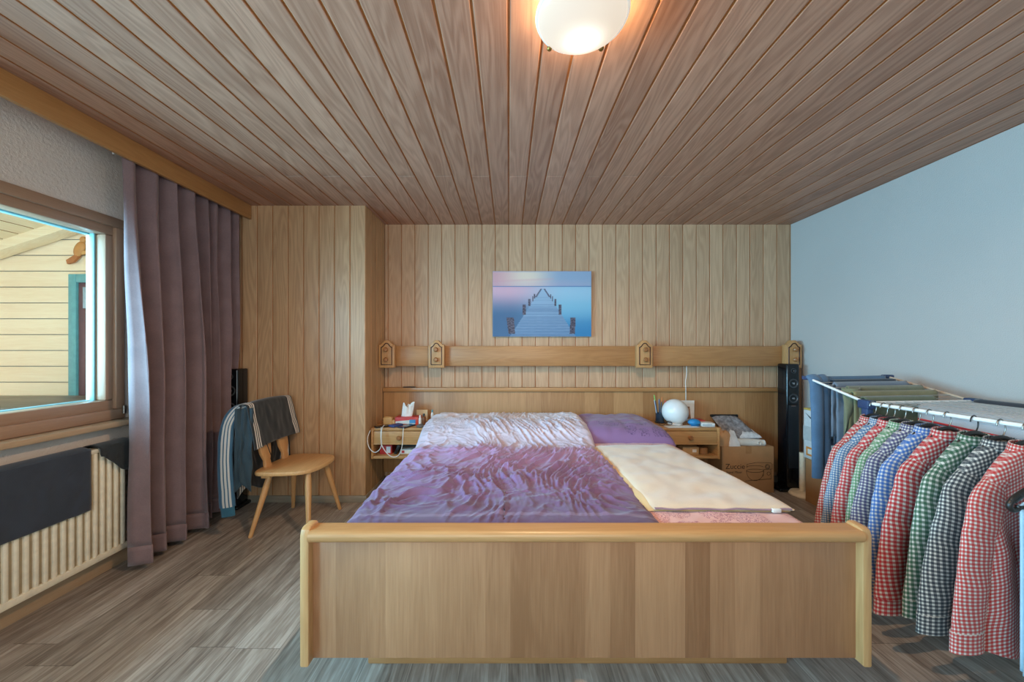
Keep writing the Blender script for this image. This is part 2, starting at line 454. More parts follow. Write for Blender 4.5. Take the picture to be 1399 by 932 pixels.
# unseen wall behind the camera, with a window added to admit fill light
mb = MB(); FX0, FX1, FZ0, FZ1 = -1.3, 1.1, .85, 2.1
mb.box(XL-T, XR+.2, YF-.2, YF, 0, FZ0, 0); mb.box(XL-T, XR+.2, YF-.2, YF, FZ1, H, 0)
mb.box(XL-T, FX0, YF-.2, YF, FZ0, FZ1, 0); mb.box(FX1, XR+.2, YF-.2, YF, FZ0, FZ1, 0)
struct(mb.build('wall_front', M['white_wall'], smooth=0))
w2 = bpy.data.objects.new('added_window_2', None); w2.location = (-.1, YF-.1, FZ0); COL.objects.link(w2); w2['kind'] = 'structure'
mb = MB()
for a, b, c, d in ((FX0, FX1, FZ0, FZ0+.08), (FX0, FX1, FZ1-.08, FZ1), (FX0, FX0+.08, FZ0, FZ1), (FX1-.08, FX1, FZ0, FZ1), (-.15, -.05, FZ0, FZ1)):
    mb.box(a, b, YF-.1, YF-.03, c, d, .006)
mb.build('window_frame', M['windowz'], w2)
MB().box(FX0+.05, FX1-.05, YF-.068, YF-.062, FZ0+.05, FZ1-.05, 0).build('pane', glass_pane(), w2)

d1 = bpy.data.objects.new('added_door_1', None); d1.location = (XL, (DY0+DY1)/2, .05); COL.objects.link(d1); d1['kind'] = 'structure'  # glazed door added out of view to bring daylight onto the foreground floor
mb = MB()
mb.box(XL-.09, XL, DY0, DY1, .05, .17, .006); mb.box(XL-.09, XL, DY0, DY1, WZ1-.09, WZ1, .006)
mb.box(XL-.09, XL, DY0, DY0+.09, .17, WZ1-.09, .006); mb.box(XL-.09, XL, DY1-.09, DY1, .17, WZ1-.09, .006)
mb.build('door_frame', M['windowz'], d1)
MB().box(XL-.06, XL-.054, DY0+.06, DY1-.06, .14, WZ1-.06, 0).build('pane', glass_pane(), d1)
# window in the left wall
w1 = bpy.data.objects.new('window_1', None); w1.location = (XL, 1.23, WZ0); COL.objects.link(w1); w1['kind'] = 'structure'
fr = MB()
xf0, xf1 = XL-.10, XL+.012
fr.box(xf0, xf1, WY0, WY1, WZ1-.055, WZ1, .006); fr.box(xf0, xf1, WY0, WY1, WZ0, WZ0+.06, .006)
fr.build('window_frame', M['window'], w1)
fr = MB(); fr.box(xf0, xf1, WY1-.05, WY1, WZ0+.06, WZ1-.055, .006); fr.box(xf0, xf1, WY0, WY0+.05, WZ0+.06, WZ1-.055, .006)
fr.build('window_jamb', M['windowz'], w1)
sa = MB(); xs0, xs1 = XL-.09, XL-.006
y0, y1, z0, z1 = WY0+.045, WY1-.045, WZ0+.055, WZ1-.05
sa.box(xs0, xs1, y0, y1, z1-.055, z1, .008); sa.box(xs0, xs1, y0, y1, z0, z0+.06, .008)
sh = sa.build('sash', M['window'], w1)
sv = MB(); sv.box(xs0, xs1, y1-.045, y1, z0+.06, z1-.055, .008); sv.box(xs0, xs1, y0, y0+.055, z0+.06, z1-.055, .008)
sv.box(xs0, xs1, 1.0, 1.09, z0+.06, z1-.055, .008)
sv.build('sash_stile', M['windowz'], w1)
al = MB()                                              # aluminium glazing profile outside the wooden sash
ya = y1-.045
al.box(XL-.088, XL-.06, ya-.010, ya, z0+.05, z1-.045, .003)
al.box(XL-.12, XL-.088, y0, ya, z1-.062, z1-.048, .003); al.box(XL-.12, XL-.088, y0, ya, z0+.05, z0+.064, .003)
al.build('glazing_profile', plain('pale_aluminium', (120, 168, 176), .3, .0), w1, 'pale blue aluminium profile')
MB().box(XL-.075, XL-.069, y0+.05, y1-.04, z0+.055, z1-.05, 0).build('pane', glass_pane(), w1)
hg = MB(); hg.cyl((XL+.018, WY1-.012, WZ0+.03), (XL+.018, WY1-.012, WZ0+.075), .009); hg.build('hinge', M['steel'], w1, 'grey metal hinge')
struct(MB().box(XL-.02, XL+.085, WY0-.1, WY1+.12, WZ0-.032, WZ0-.001, .008).build('trim_1', M['sill'], smooth=40))
# skirting
struct(MB().box(XL, XL+.035, DY1+.05, AY, 0, .085, .004).build('baseboard_left', M['sill']))
struct(MB().box(XL+.03, AX, AY-.014, AY, 0, .055, .003).build('baseboard_alcove', M['skirt']))
struct(MB().box(AX, AX+.014, AY-.014, YB, 0, .055, .003).build('baseboard_alcove_side', wood('grey_skirting_return', (132, 120, 104), (170, 158, 140), 'Y')))
struct(MB().box(AX+.014, XR, YB-.014, YB, 0, .055, .003).build('baseboard_back', M['skirt']))
struct(MB().box(XR-.014, XR, YF, YB-.014, 0, .055, .003).build('baseboard_right', M['white_pl']))

# curtain valance board under the ceiling
one(MB().box(-2.105, -2.08, YF, AY-.002, H-.113, H-.001, .003), 'curtain_valance', M['valance'],
    'long honey oak valance board hiding the curtain track below the ceiling', 'valance')
one(MB().box(-2.20, -2.17, .2, AY-.02, H-.03, H-.012, .004), 'curtain_track', M['white_pl'], 'white curtain track fixed behind the oak valance board', 'curtain track')

# ------------------------------------------------------------------ balcony outside
EXY = 3.3
bw = planked((0, EXY, 0), (0, 0, 1), (1, 0, 0), (0, -1, 0), -.2, 3.2, -6.5, XL-.22, .143, .08, gw=.010, gd=.012)
bw.box(-6.5, XL-.22, EXY+.015, EXY+.1, -.2, 3.2, 0)
t = wood('larch_boards', (236, 200, 160), (254, 232, 202), 'X', ('Z', .143), .6, .1, .2)
struct(bw.build('wall_balcony', [t, plain('board_gap', (150, 140, 130), .7)], smooth=0))
# roof boards slope down towards the outside
sl = .33; cs = 1/math.hypot(1, sl)
rf = planked((-2.5, 0, 2.80), (-cs, 0, -sl*cs), (0, 1, 0), (sl*cs*0+.31, 0, -.95), 0, 3.4, -2.5, EXY, .14, 0, gw=.012)
struct(rf.build('balcony_roof_ceiling', [wood('roof_boards', (232, 196, 152), (252, 228, 194), 'Y', ('X', .132), .6, .1, .2), M['groove']], smooth=0))
mb = MB()
def beam(a, b, d): return (a, EXY-.02-d, b)
xa, xb = -5.6, -3.0
mb.prism([(xa, 2.43+sl*(xa+3.76)-.13), (xb, 2.43+sl*(xb+3.76)-.13), (xb, 2.43+sl*(xb+3.76)+.0), (xa, 2.43+sl*(xa+3.76)+.0)], beam, 0, .12, bev=.004)
one(mb, 'rafter', wood('rafter_wood', (236, 202, 158), (254, 232, 200), 'X', None, .6), 'sloping pale timber rafter under the balcony roof seen through the window', 'beam')
struct(MB().box(-6.5, XL-.22, -2.5, EXY, -.2, -.05, 0).build('floor_balcony', plain('balcony_floor_grey', (190, 200, 204), .7)))
bd = thing('balcony_door', (-3.4, EXY, 0), 'teal framed balcony door with a dark reddish leaf outside the window', 'door')
mb = MB(); mb.box(-3.915, -3.845, EXY-.05, EXY-.002, -.05, 1.905, .006); mb.box(-3.02, -2.9, EXY-.05, EXY-.002, -.05, 1.905, .006); mb.box(-3.845, -3.02, EXY-.05, EXY-.002, 1.83, 1.905, .006)
mb.build('door_frame', plain('teal_paint', (104, 158, 160), .5), bd)
mb = MB(); mb.box(-3.845, -3.02, EXY-.03, EXY-.004, -.05, 1.83, .004); mb.box(-3.70, -3.11, EXY-.038, EXY-.03, .1, 1.55, .004)
mb.build('door_leaf', plain('dark_red_door', (112, 74, 76), .5), bd)
MB().box(-3.80, -3.11, EXY-.037, EXY-.03, 1.60, 1.79, .003).build('door_light', plain('door_glass_grey', (150, 166, 176), .2), bd)
# ornament on the wall
mb = MB(); ox, oz, oy = -3.835, 2.13, EXY-.03
mb.ball((ox, oy, oz), .045, .02, .075, 16, M=Matrix.Translation((ox, oy, oz)) @ Matrix.Rotation(R(25), 4, 'Y') @ Matrix.Translation((-ox, -oy, -oz)))
mb.ball((ox+.035, oy, oz+.085), .028, .02, .028, 12)
orn = thing('bird_ornament', (ox, oy, oz), 'small orange bird ornament hung on the pale boards outside', 'ornament')
mb.build('body', plain('ornament_orange', (196, 130, 70), .6), orn)
mb = MB()
mb.prism([(ox-.03, oz-.05), (ox-.11, oz-.10), (ox-.10, oz-.135), (ox-.05, oz-.12), (ox+.0, oz-.07)], lambda a, b, d: (a, oy+d, b), -.01, .01)
mb.build('tail', plain('ornament_brown', (176, 104, 56), .6), orn)
mb = MB(); mb.prism([(ox+.02, oz-.02), (ox+.10, oz-.01), (ox+.11, oz-.035), (ox+.03, oz-.05)], lambda a, b, d: (a, oy+d, b), -.008, .012)
mb.build('wing', plain('ornament_wing', (206, 146, 84), .6), orn)
# balcony table
bt = thing('balcony_table', (-3.6, 2.75, -.05), 'dark weathered wooden table standing on the balcony', 'table')
mb = MB(); mb.box(-4.6, -3.0, 2.45, 3.1, .80, .845, .005); mb.build('tabletop', wood('weathered_table', (92, 82, 76), (150, 136, 122), 'X', ('Y', .13)), bt)
mb = MB(); mb.box(-4.5, -3.1, 2.52, 2.56, .70, .80, .004); mb.box(-4.5, -3.1, 2.99, 3.03, .70, .80, .004); mb.build('apron', plain('table_apron_grey', (84, 92, 100), .6), bt)
for x in (-4.5, -3.16):
    for y in (2.52, 2.98): MB().box(x, x+.06, y, y+.06, -.05, .80, .004).build('leg', plain('table_leg_grey', (84, 88, 92), .6), bt)

# ------------------------------------------------------------------ radiator and the cloths on it
RX1, RX0 = -2.17, -2.245; RY0, RY1, RZ0, RZ1 = .62, 2.085, .115, .715
rad = thing('radiator', (-2.2, 1.35, .115), 'cream ribbed panel radiator on the wall below the window', 'radiator')
mb = MB(); mb.box(RX0, RX0+.02, RY0, RY1, RZ0, RZ1, .004); mb.box(RX1-.03, RX1-.012, RY0, RY1, RZ0, RZ1, .004); mb.build('back_panel', M['cream_shade'], rad)
mb = MB(); y = RY0+.02
while y < RY1-.02:
    mb.box(RX1-.022, RX1, y, y+.019, RZ0+.03, RZ1-.02, .006, 2); y += .0345
mb.build('rib_panel', M['cream_pl'], rad)
mb = MB(); mb.box(RX1-.02, RX1+.002, RY0, RY1, RZ0, RZ0+.034, .004); mb.build('bottom_rail', M['cream_pl'], rad)
mb = MB(); mb.box(RX0, RX1+.004, RY0-.003, RY1+.003, RZ1-.022, RZ1, .006); mb.build('top_grille', M['cream_pl'], rad)
for yy in (.8, 1.9): MB().box(XL, RX0, yy, yy+.04, .2, .6, .002).build('wall_bracket', M['steel'], rad)

def towel_fn(y0, y1, xin, xout, ztop, zin, zout, seed, amp=.006):
    L1, L2, L3 = ztop-zin, xout-xin, ztop-zout
    tot = L1+L2+L3
    def fn(u, v):
        y = lerp(y0, y1, u); s = v*tot
        wv = amp*(nz(u*7, v*3, seed)+.6*nz(u*16, v*6, seed+3))
        if s < L1: p = (xin, y, zin+s)
        elif s < L1+L2:
            a = (s-L1)/L2; p = (xin+(s-L1), y, ztop+.012*math.sin(math.pi*a))
        else: d = (s-L1-L2); p = (xout+abs(wv)*min(1, d*8), y+wv*.4, ztop-d+ .008*nz(u*3, 1, seed))
        return p
    return fn, tot
fn, tot = towel_fn(1.15, 1.892, RX0-.008, RX1+.012, RZ1+.008, .55, .41, 3, .012)
one(sheet(fn, 60, 60, .74, tot), 'towel', fabric('charcoal_towel', (48, 54, 66), .9), 'large charcoal towel draped over the front of the radiator', 'towel', mods=[SOLID(.006, 1)])
fn0, tot = towel_fn(1.93, 2.10, RX0-.008, RX1+.012, RZ1+.008, .66, .60, 9, .012)
def fn(u, v):
    p = fn0(u, v)
    if p[2] < RZ1-.002 and p[0] > RX1: 
        return (p[0]+.01*v, p[1], lerp(RZ1, p[2], .35+.95*sstep(.0, .75, u)))
    return p
one(sheet(fn, 24, 30, .17, tot), 'cloth', fabric('black_cloth', (34, 38, 40), .9), 'small black cloth draped over the radiator end beside the curtain', 'cloth', mods=[SOLID(.005, 1)])

# ------------------------------------------------------------------ curtains
cur_m = fabric('mauve_curtain', (128, 104, 105), .9, 420, .1, .25, .6)
def curtain(y0, y1, folds, seed, zt, zb, x0, amp0, amp1, slant, label, back=0):
    def fn(u, v):
        z = lerp(zt, zb, v)
        ph = 2*math.pi*folds*(u + (.10*nz(u*3.1, v*.5, seed)+.03*nz(u*9, v*.7, seed+4))*(.4+.6*v))
        a = lerp(amp0, amp1, sstep(0, .55, v))*(1+.75*nz(u*4.3, 2.0+v*.4, seed))
        w = math.sin(ph); w = math.copysign(abs(w)**.8, w)
        x = x0 + a*w + slant*v + .012*nz(u*9, v*4, seed+2) - back*sstep(.62, .88, u)*sstep(.4, .7, v)
        y = lerp(y0, y1, u) + .35*a*math.sin(ph*2+.6)*.5 + .02*v*nz(u*3, v*2, seed+9)
        return (x, y, z)
    def fnh(u, v): return fn(u, v)
    c = thing('curtain', ((x0), (y0+y1)/2, zb), label, 'curtain', None)
    nf = int(folds*22)
    m = MB().grid(lambda u, v: fn(u, v*.955), nf, 60, lambda a, b: (a*2, b*2.2)); m.build('drape', cur_m, c, smooth=180, mods=[SOLID(.004)])
    m = MB().grid(lambda u, v: (lambda p: (p[0]+.0015, p[1], p[2]))(fn(u, .955+.045*v)), nf, 4, lambda a, b: (a*2, 2.1+b*.1)); m.build('hem', cur_m, c, smooth=180, mods=[SOLID(.009)])
    for k in range(int(folds)+1): MB().box(-2.19, -2.18, y0+(y1-y0)*k/folds, y0+(y1-y0)*k/folds+.006, zt-.01, H-.028, .001).build('curtain_hook', M['white_pl'], c)
    return c
curtain(2.02, 2.50, 3.6, 1.0, 2.33, .035, -2.140, .030, .092, .030, 'mauve curtain panel hanging next to the window frame, lit blue on its front fold')
curtain(2.47, 2.93, 4.6, 4.0, 2.33, .045, -2.165, .024, .050, .01, 'mauve curtain panel hanging behind the chair and black speaker', .055)

# ------------------------------------------------------------------ ceiling lamp
LX, LY = .238, 1.19
lamp = thing('ceiling_lamp', (LX, LY, H), 'round frosted glass ceiling lamp glowing warm', 'lamp')
mb = MB(); pr = []
for i in range(12):
    a = i/11*math.pi/2; pr.append((.143*math.sin(a), 2.325-.048*math.cos(a)))
prin = [(r*.965, z+.006) for r, z in pr][::-1]
mb.lathe(pr+[(.146, 2.328), (.140, 2.331)]+prin[1:], (LX, LY, 0), 48)
mb.build('glass_bowl', bowl_mat(), lamp, 'frosted glass bowl, brightly lit', smooth=60)
MB().lathe([(.148, 2.320), (.151, 2.326), (.148, 2.333), (.143, 2.330)], (LX, LY, 0), 48).build('rim', emit('clear_glass_rim', (1, .9, .75), .35, (235, 235, 228)), lamp)
MB().lathe([(.06, H-.03), (.065, H-.02), (.065, H-.001), (0, H-.001)], (LX, LY, 0), 32).build('ceiling_plate', M['white_pl'], lamp)
for a in (R(52), R(128), R(270)):
    cx, cy = LX+.15*math.cos(a), LY+.15*math.sin(a)
    m = MB(); m.ball((cx, cy, 2.322), .010, .010, .012, 12); m.tube([(cx, cy, 2.335), (LX+.12*math.cos(a), LY+.12*math.sin(a), 2.37), (LX+.06*math.cos(a), LY+.06*math.sin(a), 2.385)], .003, 8)
    m.build('clip', plain('brass', (150, 116, 60), .35, .8), lamp, 'small brass clip')

# ------------------------------------------------------------------ headboard, wall rail, picture
hb = thing('headboard', (.7, 3.4, .1), 'wide oak headboard panel along the back wall behind the bed', 'headboard')
MB().box(AX+.005, 2.56, 3.38, 3.405, .10, .845, .002).build('panel', M['veneerH'], hb)
MB().box(AX+.003, 2.565, 3.355, 3.408, .845, .882, .006).build('ledge', M['honey'], hb)
one(MB().box(-.97, -.86, 3.36, 3.395, .8825, .890, .002), 'notebook', M['black'], 'thin black notebook lying on the headboard ledge above the tissue box', 'notebook')

wr = thing('wall_rail', (.7, 3.35, 1.1), 'oak wall rail with four carved mounting blocks above the headboard', 'wall rail')
for a, b in ((-1.02, -.70), (-.59, 1.15), (1.27, 2.48)):
    MB().box(a, b, 3.305, 3.335, 1.083, 1.263, .004).build('rail_board', M['board'], wr)
for x in (-1.085, -.643, 1.209, 2.535): MB().box(x-.04, x+.04, 3.335, 3.408, 1.12, 1.22, .004).build('wall_mount', M['board'], wr)
def ogee(w, zb, zt, k=1.0):
    P = [(-w, zb), (w, zb)]
    sh = zt-.040*k
    P += [(w, sh)]
    for i in range(1, 13):
        t = i/12; x = w*(1-t); z = sh+(zt-sh)*(.5-.5*math.cos(math.pi*min(1, max(0, (t-.12)/.75)))); P.append((x, z))
    for i in range(1, 13):
        t = 1-i/12; x = -w*(1-t); z = sh+(zt-sh)*(.5-.5*math.cos(math.pi*min(1, max(0, (t-.12)/.75)))); P.append((x, z))
    return P
for i, x in enumerate((-1.085, -.643, 1.209, 2.535)):
    zb, zt = 1.070, 1.315
    b = MB().prism(ogee(.070, zb, zt), lambda a, c, d: (x+a, 3.25+d, c), 0, .055, bev=.004).build('mount_block', M['post'], wr, smooth=30)
    po = ogee(.047, zb+.028, zt-.028, .8); m = MB()
    pts = [(x+a, 3.249, c) for a, c in po]; pts.append(pts[0]); m.tube(pts, .0042, 6); m.build('inlay', M['inlay'], b, 'dark inlaid line')
    for z in (1.143, 1.232):
        MB().lathe([(.0, -.034), (.013, -.033), (.021, -.023), (.019, -.012), (.010, -.004), (.010, .003)], (x, 3.25, z), 20, 'Y').build('knob', M['knob'], b)

# canvas with a photograph of a jetty
PX0, PX1, PZ0, PZ1, PY = -.149, .771, 0, 0, 3.385
k = PY/F; PX0, PX1 = (673-CX)*k, (808-CX)*k; PZ1, PZ0 = EYE+(CY-370.5)*k, EYE-(460-CY)*k
pic = thing('canvas_picture', ((PX0+PX1)/2, 3.40, PZ0), 'canvas print of a wooden jetty on calm blue water at dusk', 'picture')
MB().box(PX0, PX1, PY+.0005, 3.409, PZ0, PZ1, .002).build('canvas', plain('canvas_edge', (150, 160, 176), .8), pic)
def paintpic(u, v):
    def mixc(a, b, t): t = max(0, min(1, t)); return tuple(lerp(p, q, t) for p, q in zip(a, b))
    if v < .226:
        c = mixc((206, 160, 168), (222, 206, 190), sstep(0, .33, u)); c = mixc(c, (140, 164, 192), sstep(.36, .72, u))
        c = mixc((148, 156, 196), c, sstep(0, .05, v)+.6); c = mixc(c, (186, 160, 190), .35*sstep(.1, .2, v)*(1-abs(u-.4)))
        c = mixc(c, (206, 150, 165), .3*max(0, 1-abs(v-.13+.06*(u-.4))/.025)*(u < .62))
    elif v < .242: c = mixc((112, 128, 172), (84, 128, 172), u)
    else:
        t = (v-.242)/.758
        l = mixc((206, 168, 188), (56, 100, 140), sstep(.05, .6, t)); r = mixc((150, 190, 214), (36, 120, 172), sstep(.1, 1, t))
        r = mixc(r, (116, 184, 210), .5*max(0, 1-abs(t-.4)/.3)); c = mixc(l, r, sstep(.15, .75, u))
    le, re = .488-.43*(v-.27), .528+.43*(v-.27)
    if v > .272 and le < u < re:
        d = 1/(v-.2); g = (d*11) % 1; tt = (v-.27)/.73
        c = mixc((150, 180, 206), (92, 130, 168), tt); c = mixc(c, (54, 90, 132), (.6 if g < .2 else 0)*sstep(.05, .5, tt))
        c = mixc(c, (150, 178, 204), .35*max(0, nz(u*14, v*160)))
    if .265 < v < .40 and (abs(u-le-.004) < .009 or abs(u-re+.004) < .009): c = mixc((76, 80, 104), (100, 110, 136), nz(u*90, v*70)+.4)
    for a, b, p, q in ((275, 360, 625, 810), (460, 500, 470, 590), (525, 550, 410, 490), (570, 583, 375, 435), (590, 604, 350, 402), (600, 601, 0, 1),
                       (1008, 1066, 625, 810), (870, 906, 470, 590), (824, 846, 410, 490), (796, 811, 375, 435), (774, 789, 352, 402), (774, 775, 0, 1)):
        ua, ub, va, vb = (a-120)/1125, (b-120)/1125, (p-88)/752, (q-88)/752
        sh_ = .022*(v-va)/(vb-va)*(1 if ua < .5 else -.4) if p > 600 else 0
        if va < v < vb and ua+sh_ < u < ub+sh_*.6: c = mixc((92, 92, 112), (44, 46, 66), nz(u*50, v*60)*1.6+.5)
    return s2l(c)
nu, nv = 210, 140
m = MB().grid(lambda u, v: (lerp(PX0+.002, PX1-.002, u), PY, lerp(PZ1-.002, PZ0+.002, v)), nu, nv, flip=False)
m.build('print', attr_mat('jetty_print', .55), pic, smooth=0, paint=[paintpic(i/nu, j/nv) for j in range(nv+1) for i in range(nu+1)])

# ------------------------------------------------------------------ bed
BX0, BX1 = -.722, 1.255
bed = thing('bed', (.27, 2.3, 0), 'wide oak double bed frame with a plain veneered footboard', 'bed')
MB().box(BX0+.03, BX1-.03, 1.290, 1.318, .155, .590, .002).build('footboard_panel', M['veneer'], bed)
m = MB(); pf = []
for i in range(9):
    a = -math.pi/2+math.pi*i/8; pf.append((1.272+.0-(.018*math.cos(a)), .595+.020*math.sin(a)))
pf = [(1.326, .575)]+pf+[(1.326, .615)]
m.prism(pf, lambda a, b, d: (d, a, b), BX0+.03, BX1-.03); m.build('footboard_cap', M['honey'], bed, smooth=50)
for x0, x1 in ((BX0, BX0+.032), (BX1-.032, BX1)):
    m = MB(); po = [(1.262, .148), (1.262, .600), (1.268, .618), (1.282, .625), (1.325, .625), (1.335, .61), (1.335, .148)]
    m.prism(po, lambda a, b, d: (d, a, b), x0, x1, bev=.006); m.build('footboard_post', M['post'], bed, smooth=30)
m = MB(); m.box(-.557, 1.10, 1.444, 1.47, 0, .155, .006); m.build('plinth', M['board'], bed)
for x0, x1 in ((BX0+.01, BX0+.035), (BX1-.035, BX1-.01)):
    MB().box(x0, x1, 1.335, 3.37, .17, .42, .005).build('side_rail', wood('bed_rail', (164, 118, 72), (206, 160, 108), 'Y'), bed)
m = MB()
for y in [1.5+.13*i for i in range(15)]: m.box(BX0+.035, BX1-.035, y, y+.07, .26, .28, .002)
m.box(-.5, 1.05, 1.47, 3.3, .02, .15, .004)
m.build('slats', M['stand'], bed)
mat_m = fabric('mattress_ticking', (206, 200, 194))
for x0, x1, lab in ((-.672, .262, 'white mattress on the left half of the bed under the purple duvet'), (.266, 1.208, 'white mattress on the right half of the bed under the cream blanket')):
    one(MB().box(x0, x1, 1.338, 3.36, .285, .53, .05, 4), 'mattress', mat_m, lab, 'mattress')

def head(y): return .095*sstep(2.50, 2.85, y)
def ridge(x, y, s):
    return 1-abs(nz(x, y, s))*2.2
def rdg(x, y, s, sharp=2.0):
    return max(0, 1-abs(nz(x, y, s))*2.4)**sharp
def duv_wr(x, y):
    wx, wy = x+.12*nz(x*3.2, y*3.2, 8)+.05*nz(x*9, y*9, 18), y+.12*nz(x*3.2, y*3.2, 28)+.05*nz(x*9, y*9, 38)
    ang = R(lerp(52, 122, sstep(-.35, .5, x)) + 40*nz(x*1.7, y*1.4, 3))
    c, s_ = math.cos(ang), math.sin(ang)
    a, b = wx*c+wy*s_, -wx*s_+wy*c
    m1 = sstep(-.35, .35, nz(x*2.6, y*2.6, 51)); m2 = sstep(-.3, .3, nz(x*4, y*4, 61))
    w = rdg(a*2.6, b*5.0, 1, 2.2)*.034*m1
    w += rdg(a*6.0+3, b*10, 5, 2)*.022*m2
    w += rdg(wx*9, wy*8, 11, 2)*.012*(1.2-m1)+rdg(wx*17, wy*19, 31, 1.7)*.006
    w += rdg(a*13, b*21, 15, 1.6)*.004
    w += .022*nz(x*2.6, y*2.2, 21)
    calm = lerp(.22, 1, sstep(1.36, 1.66, y))*lerp(1, .8, sstep(2.5, 2.9, y))
    return (w-.016)*calm*.8
def duvet_top(u, v):
    x = lerp(-.655, .612, u)+.014*nz(0, v*5, 2)*(1 if u > .5 else -1); y = lerp(1.345, 3.27, v)
    # corners at the head are a little drawn in
    x = x+(.06 if u < .5 else -.0)*sstep(.9, 1, v)*(1-2*min(u, .5))
    e = max(0, 1-abs(2*u-1)**14)**.5*max(0, 1-abs(2*v-1)**26)**.5
    z = .535+head(y)+e*(.052+duv_wr(x, y)+.022*sstep(2.8, 3.2, y)*(abs(2*u-1)**1.5-.35))
    return (x, y, z)
def duvet_bot(u, v):
    x, y, z = duvet_top(u, v); return (x, y, .533+head(y))
m = MB(); NU, NV = 210, 330
m.grid(duvet_top, NU, NV, lambda a, b: (lerp(-.65, .58, a), lerp(1.345, 3.27, b)))
m.grid(lambda u, v: duvet_bot(u, v), 30, 40, flip=True)
one(m, 'duvet', duvet_mat(), 'crumpled purple duvet fading to white, spread over the left half of the bed', 'duvet', smooth=180)
# pillows
def pillow(x0, x1, y0, y1, z, th, mat, label, seed):
    m = puffy([(x0, y0), (x1, y0), (x1, y1), (x0, y1)], lambda x, y: z, th, 40, 34, 3.2, .14, 7, seed)
    return one(m, 'pillow', mat, label, 'pillow', smooth=180)
pillow(-.42, .50, 2.98, 3.375, .531, .128, fabric('green_pillow', (112, 150, 104)), 'pale green pillow peeking out behind the white end of the duvet', 1)
m = puffy([(.50, 2.68), (1.225, 2.66), (1.235, 3.35), (.50, 3.35)], lambda x, y: .531, .142, 48, 44, 5.0, .10, 6, 6)
one(m, 'pillow', print_cloth('purple_pillow_print', (132, 98, 140), (82, 56, 98), 2.77, .085, 13), 'purple pillow with a flowered band above the cream blanket', 'pillow', smooth=180)
# pink sheet and cream blanket
m = puffy([(.56, 1.345), (1.19, 1.345), (1.20, 2.72), (.56, 2.72)], lambda x, y: .531, .028, 60, 110, 10, .25, 8, 31)
one(m, 'sheet', print_cloth('pink_sheet_print', (218, 168, 158), (158, 88, 104), None, None, 16), 'pink flowered bed sheet showing below the cream blanket', 'sheet', smooth=180)
def bl_top(x, y): return .560
bl = thing('blanket', (.86, 1.98, .56), 'folded cream blanket laid over the right half of the bed', 'blanket')
bm_ = fabric('cream_blanket', (208, 184, 156), .95, 300, .06, .4)
Q = [(.590, 1.545), (1.195, 1.535), (1.118, 2.53), (.575, 2.53)]
m = puffy(Q, bl_top, .016, 50, 70, 9, .25, 5, 41); m.build('lower_layer', fabric('cream_blanket_side', (204, 168, 112), .95, 300, .06, .4), bl, 'yellowish underside of the fold', smooth=180)
Q2 = [(.612, 1.54), (1.205, 1.53), (1.122, 2.535), (.596, 2.53)]
m = puffy(Q2, lambda x, y: .568, .024, 60, 80, 9, .45, 4.5, 45); m.build('upper_layer', bm_, bl, smooth=180)
m = MB(); m.tube([lerp(Vector((.615, 1.540, .572)), Vector((1.185, 1.532, .572)), t/20)+Vector((0, .002*math.sin(t*1.7), .002*math.cos(t))) for t in range(21)], .004, 8)
m.build('binding', fabric('mauve_binding', (150, 120, 128)), bl, 'mauve edge binding')
m = MB(); m.box(1.10, 1.135, 1.522, 1.534, .562, .578, .002); m.build('care_tag', M['paper'], bl, 'small white care tag')

# ------------------------------------------------------------------ nightstands
def nightstand(x0, x1, label):
    t = thing('nightstand', ((x0+x1)/2, 3.2, .33), label, 'nightstand')
    yf, yb, zt = 3.03, 3.378, .583
    MB().box(x0+.002, x1-.002, yf+.008, yb, zt-.024, zt-.002, .003).build('top', M['stand'], t)
    for a, b in ((x0, x0+.02), (x1-.02, x1)):
        MB().box(a, b, yf, yb, .325, zt, .005).build('side_panel', wood('stand_side_oak', (168, 118, 68), (208, 158, 102), 'Y'), t)
    MB().box(x0+.02, x1-.02, yf-.004, yb, .33, .352, .005).build('shelf', M['stand'], t)
    MB().box(x0+.02, x1-.02, yb-.012, yb, .352, zt-.02, .001).build('back_panel', M['stand'], t)
    d = MB(); d.box(x0+.022, x1-.022, yf+.002, yf+.02, .452, .555, .004); d.box(x0+.03, x1-.03, yf+.02, yb-.03, .46, .47, .001)
    d.box(x0+.03, x0+.04, yf+.02, yb-.03, .46, .54, .001); d.box(x1-.04, x1-.03, yf+.02, yb-.03, .46, .54, .001)
    d.box(x0+.022, x1-.022, yf-.004, yf+.012, .446, .456, .003)
    dr = d.build('drawer', M['stand'], t)
    MB().lathe([(.0, -.034), (.013, -.033), (.0195, -.024), (.017, -.012), (.010, -.004), (.010, .004)], ((x0+x1)/2-.005, yf, .505), 22, 'Y').build('knob', M['knob'], dr)
    return t
nightstand(-1.142, -.655, 'small wall-mounted oak nightstand in the alcove corner left of the bed')
nightstand(1.254, 1.751, 'small wall-mounted oak nightstand right of the bed under the globe lamp')
ZT, ZS = .5832, .3525

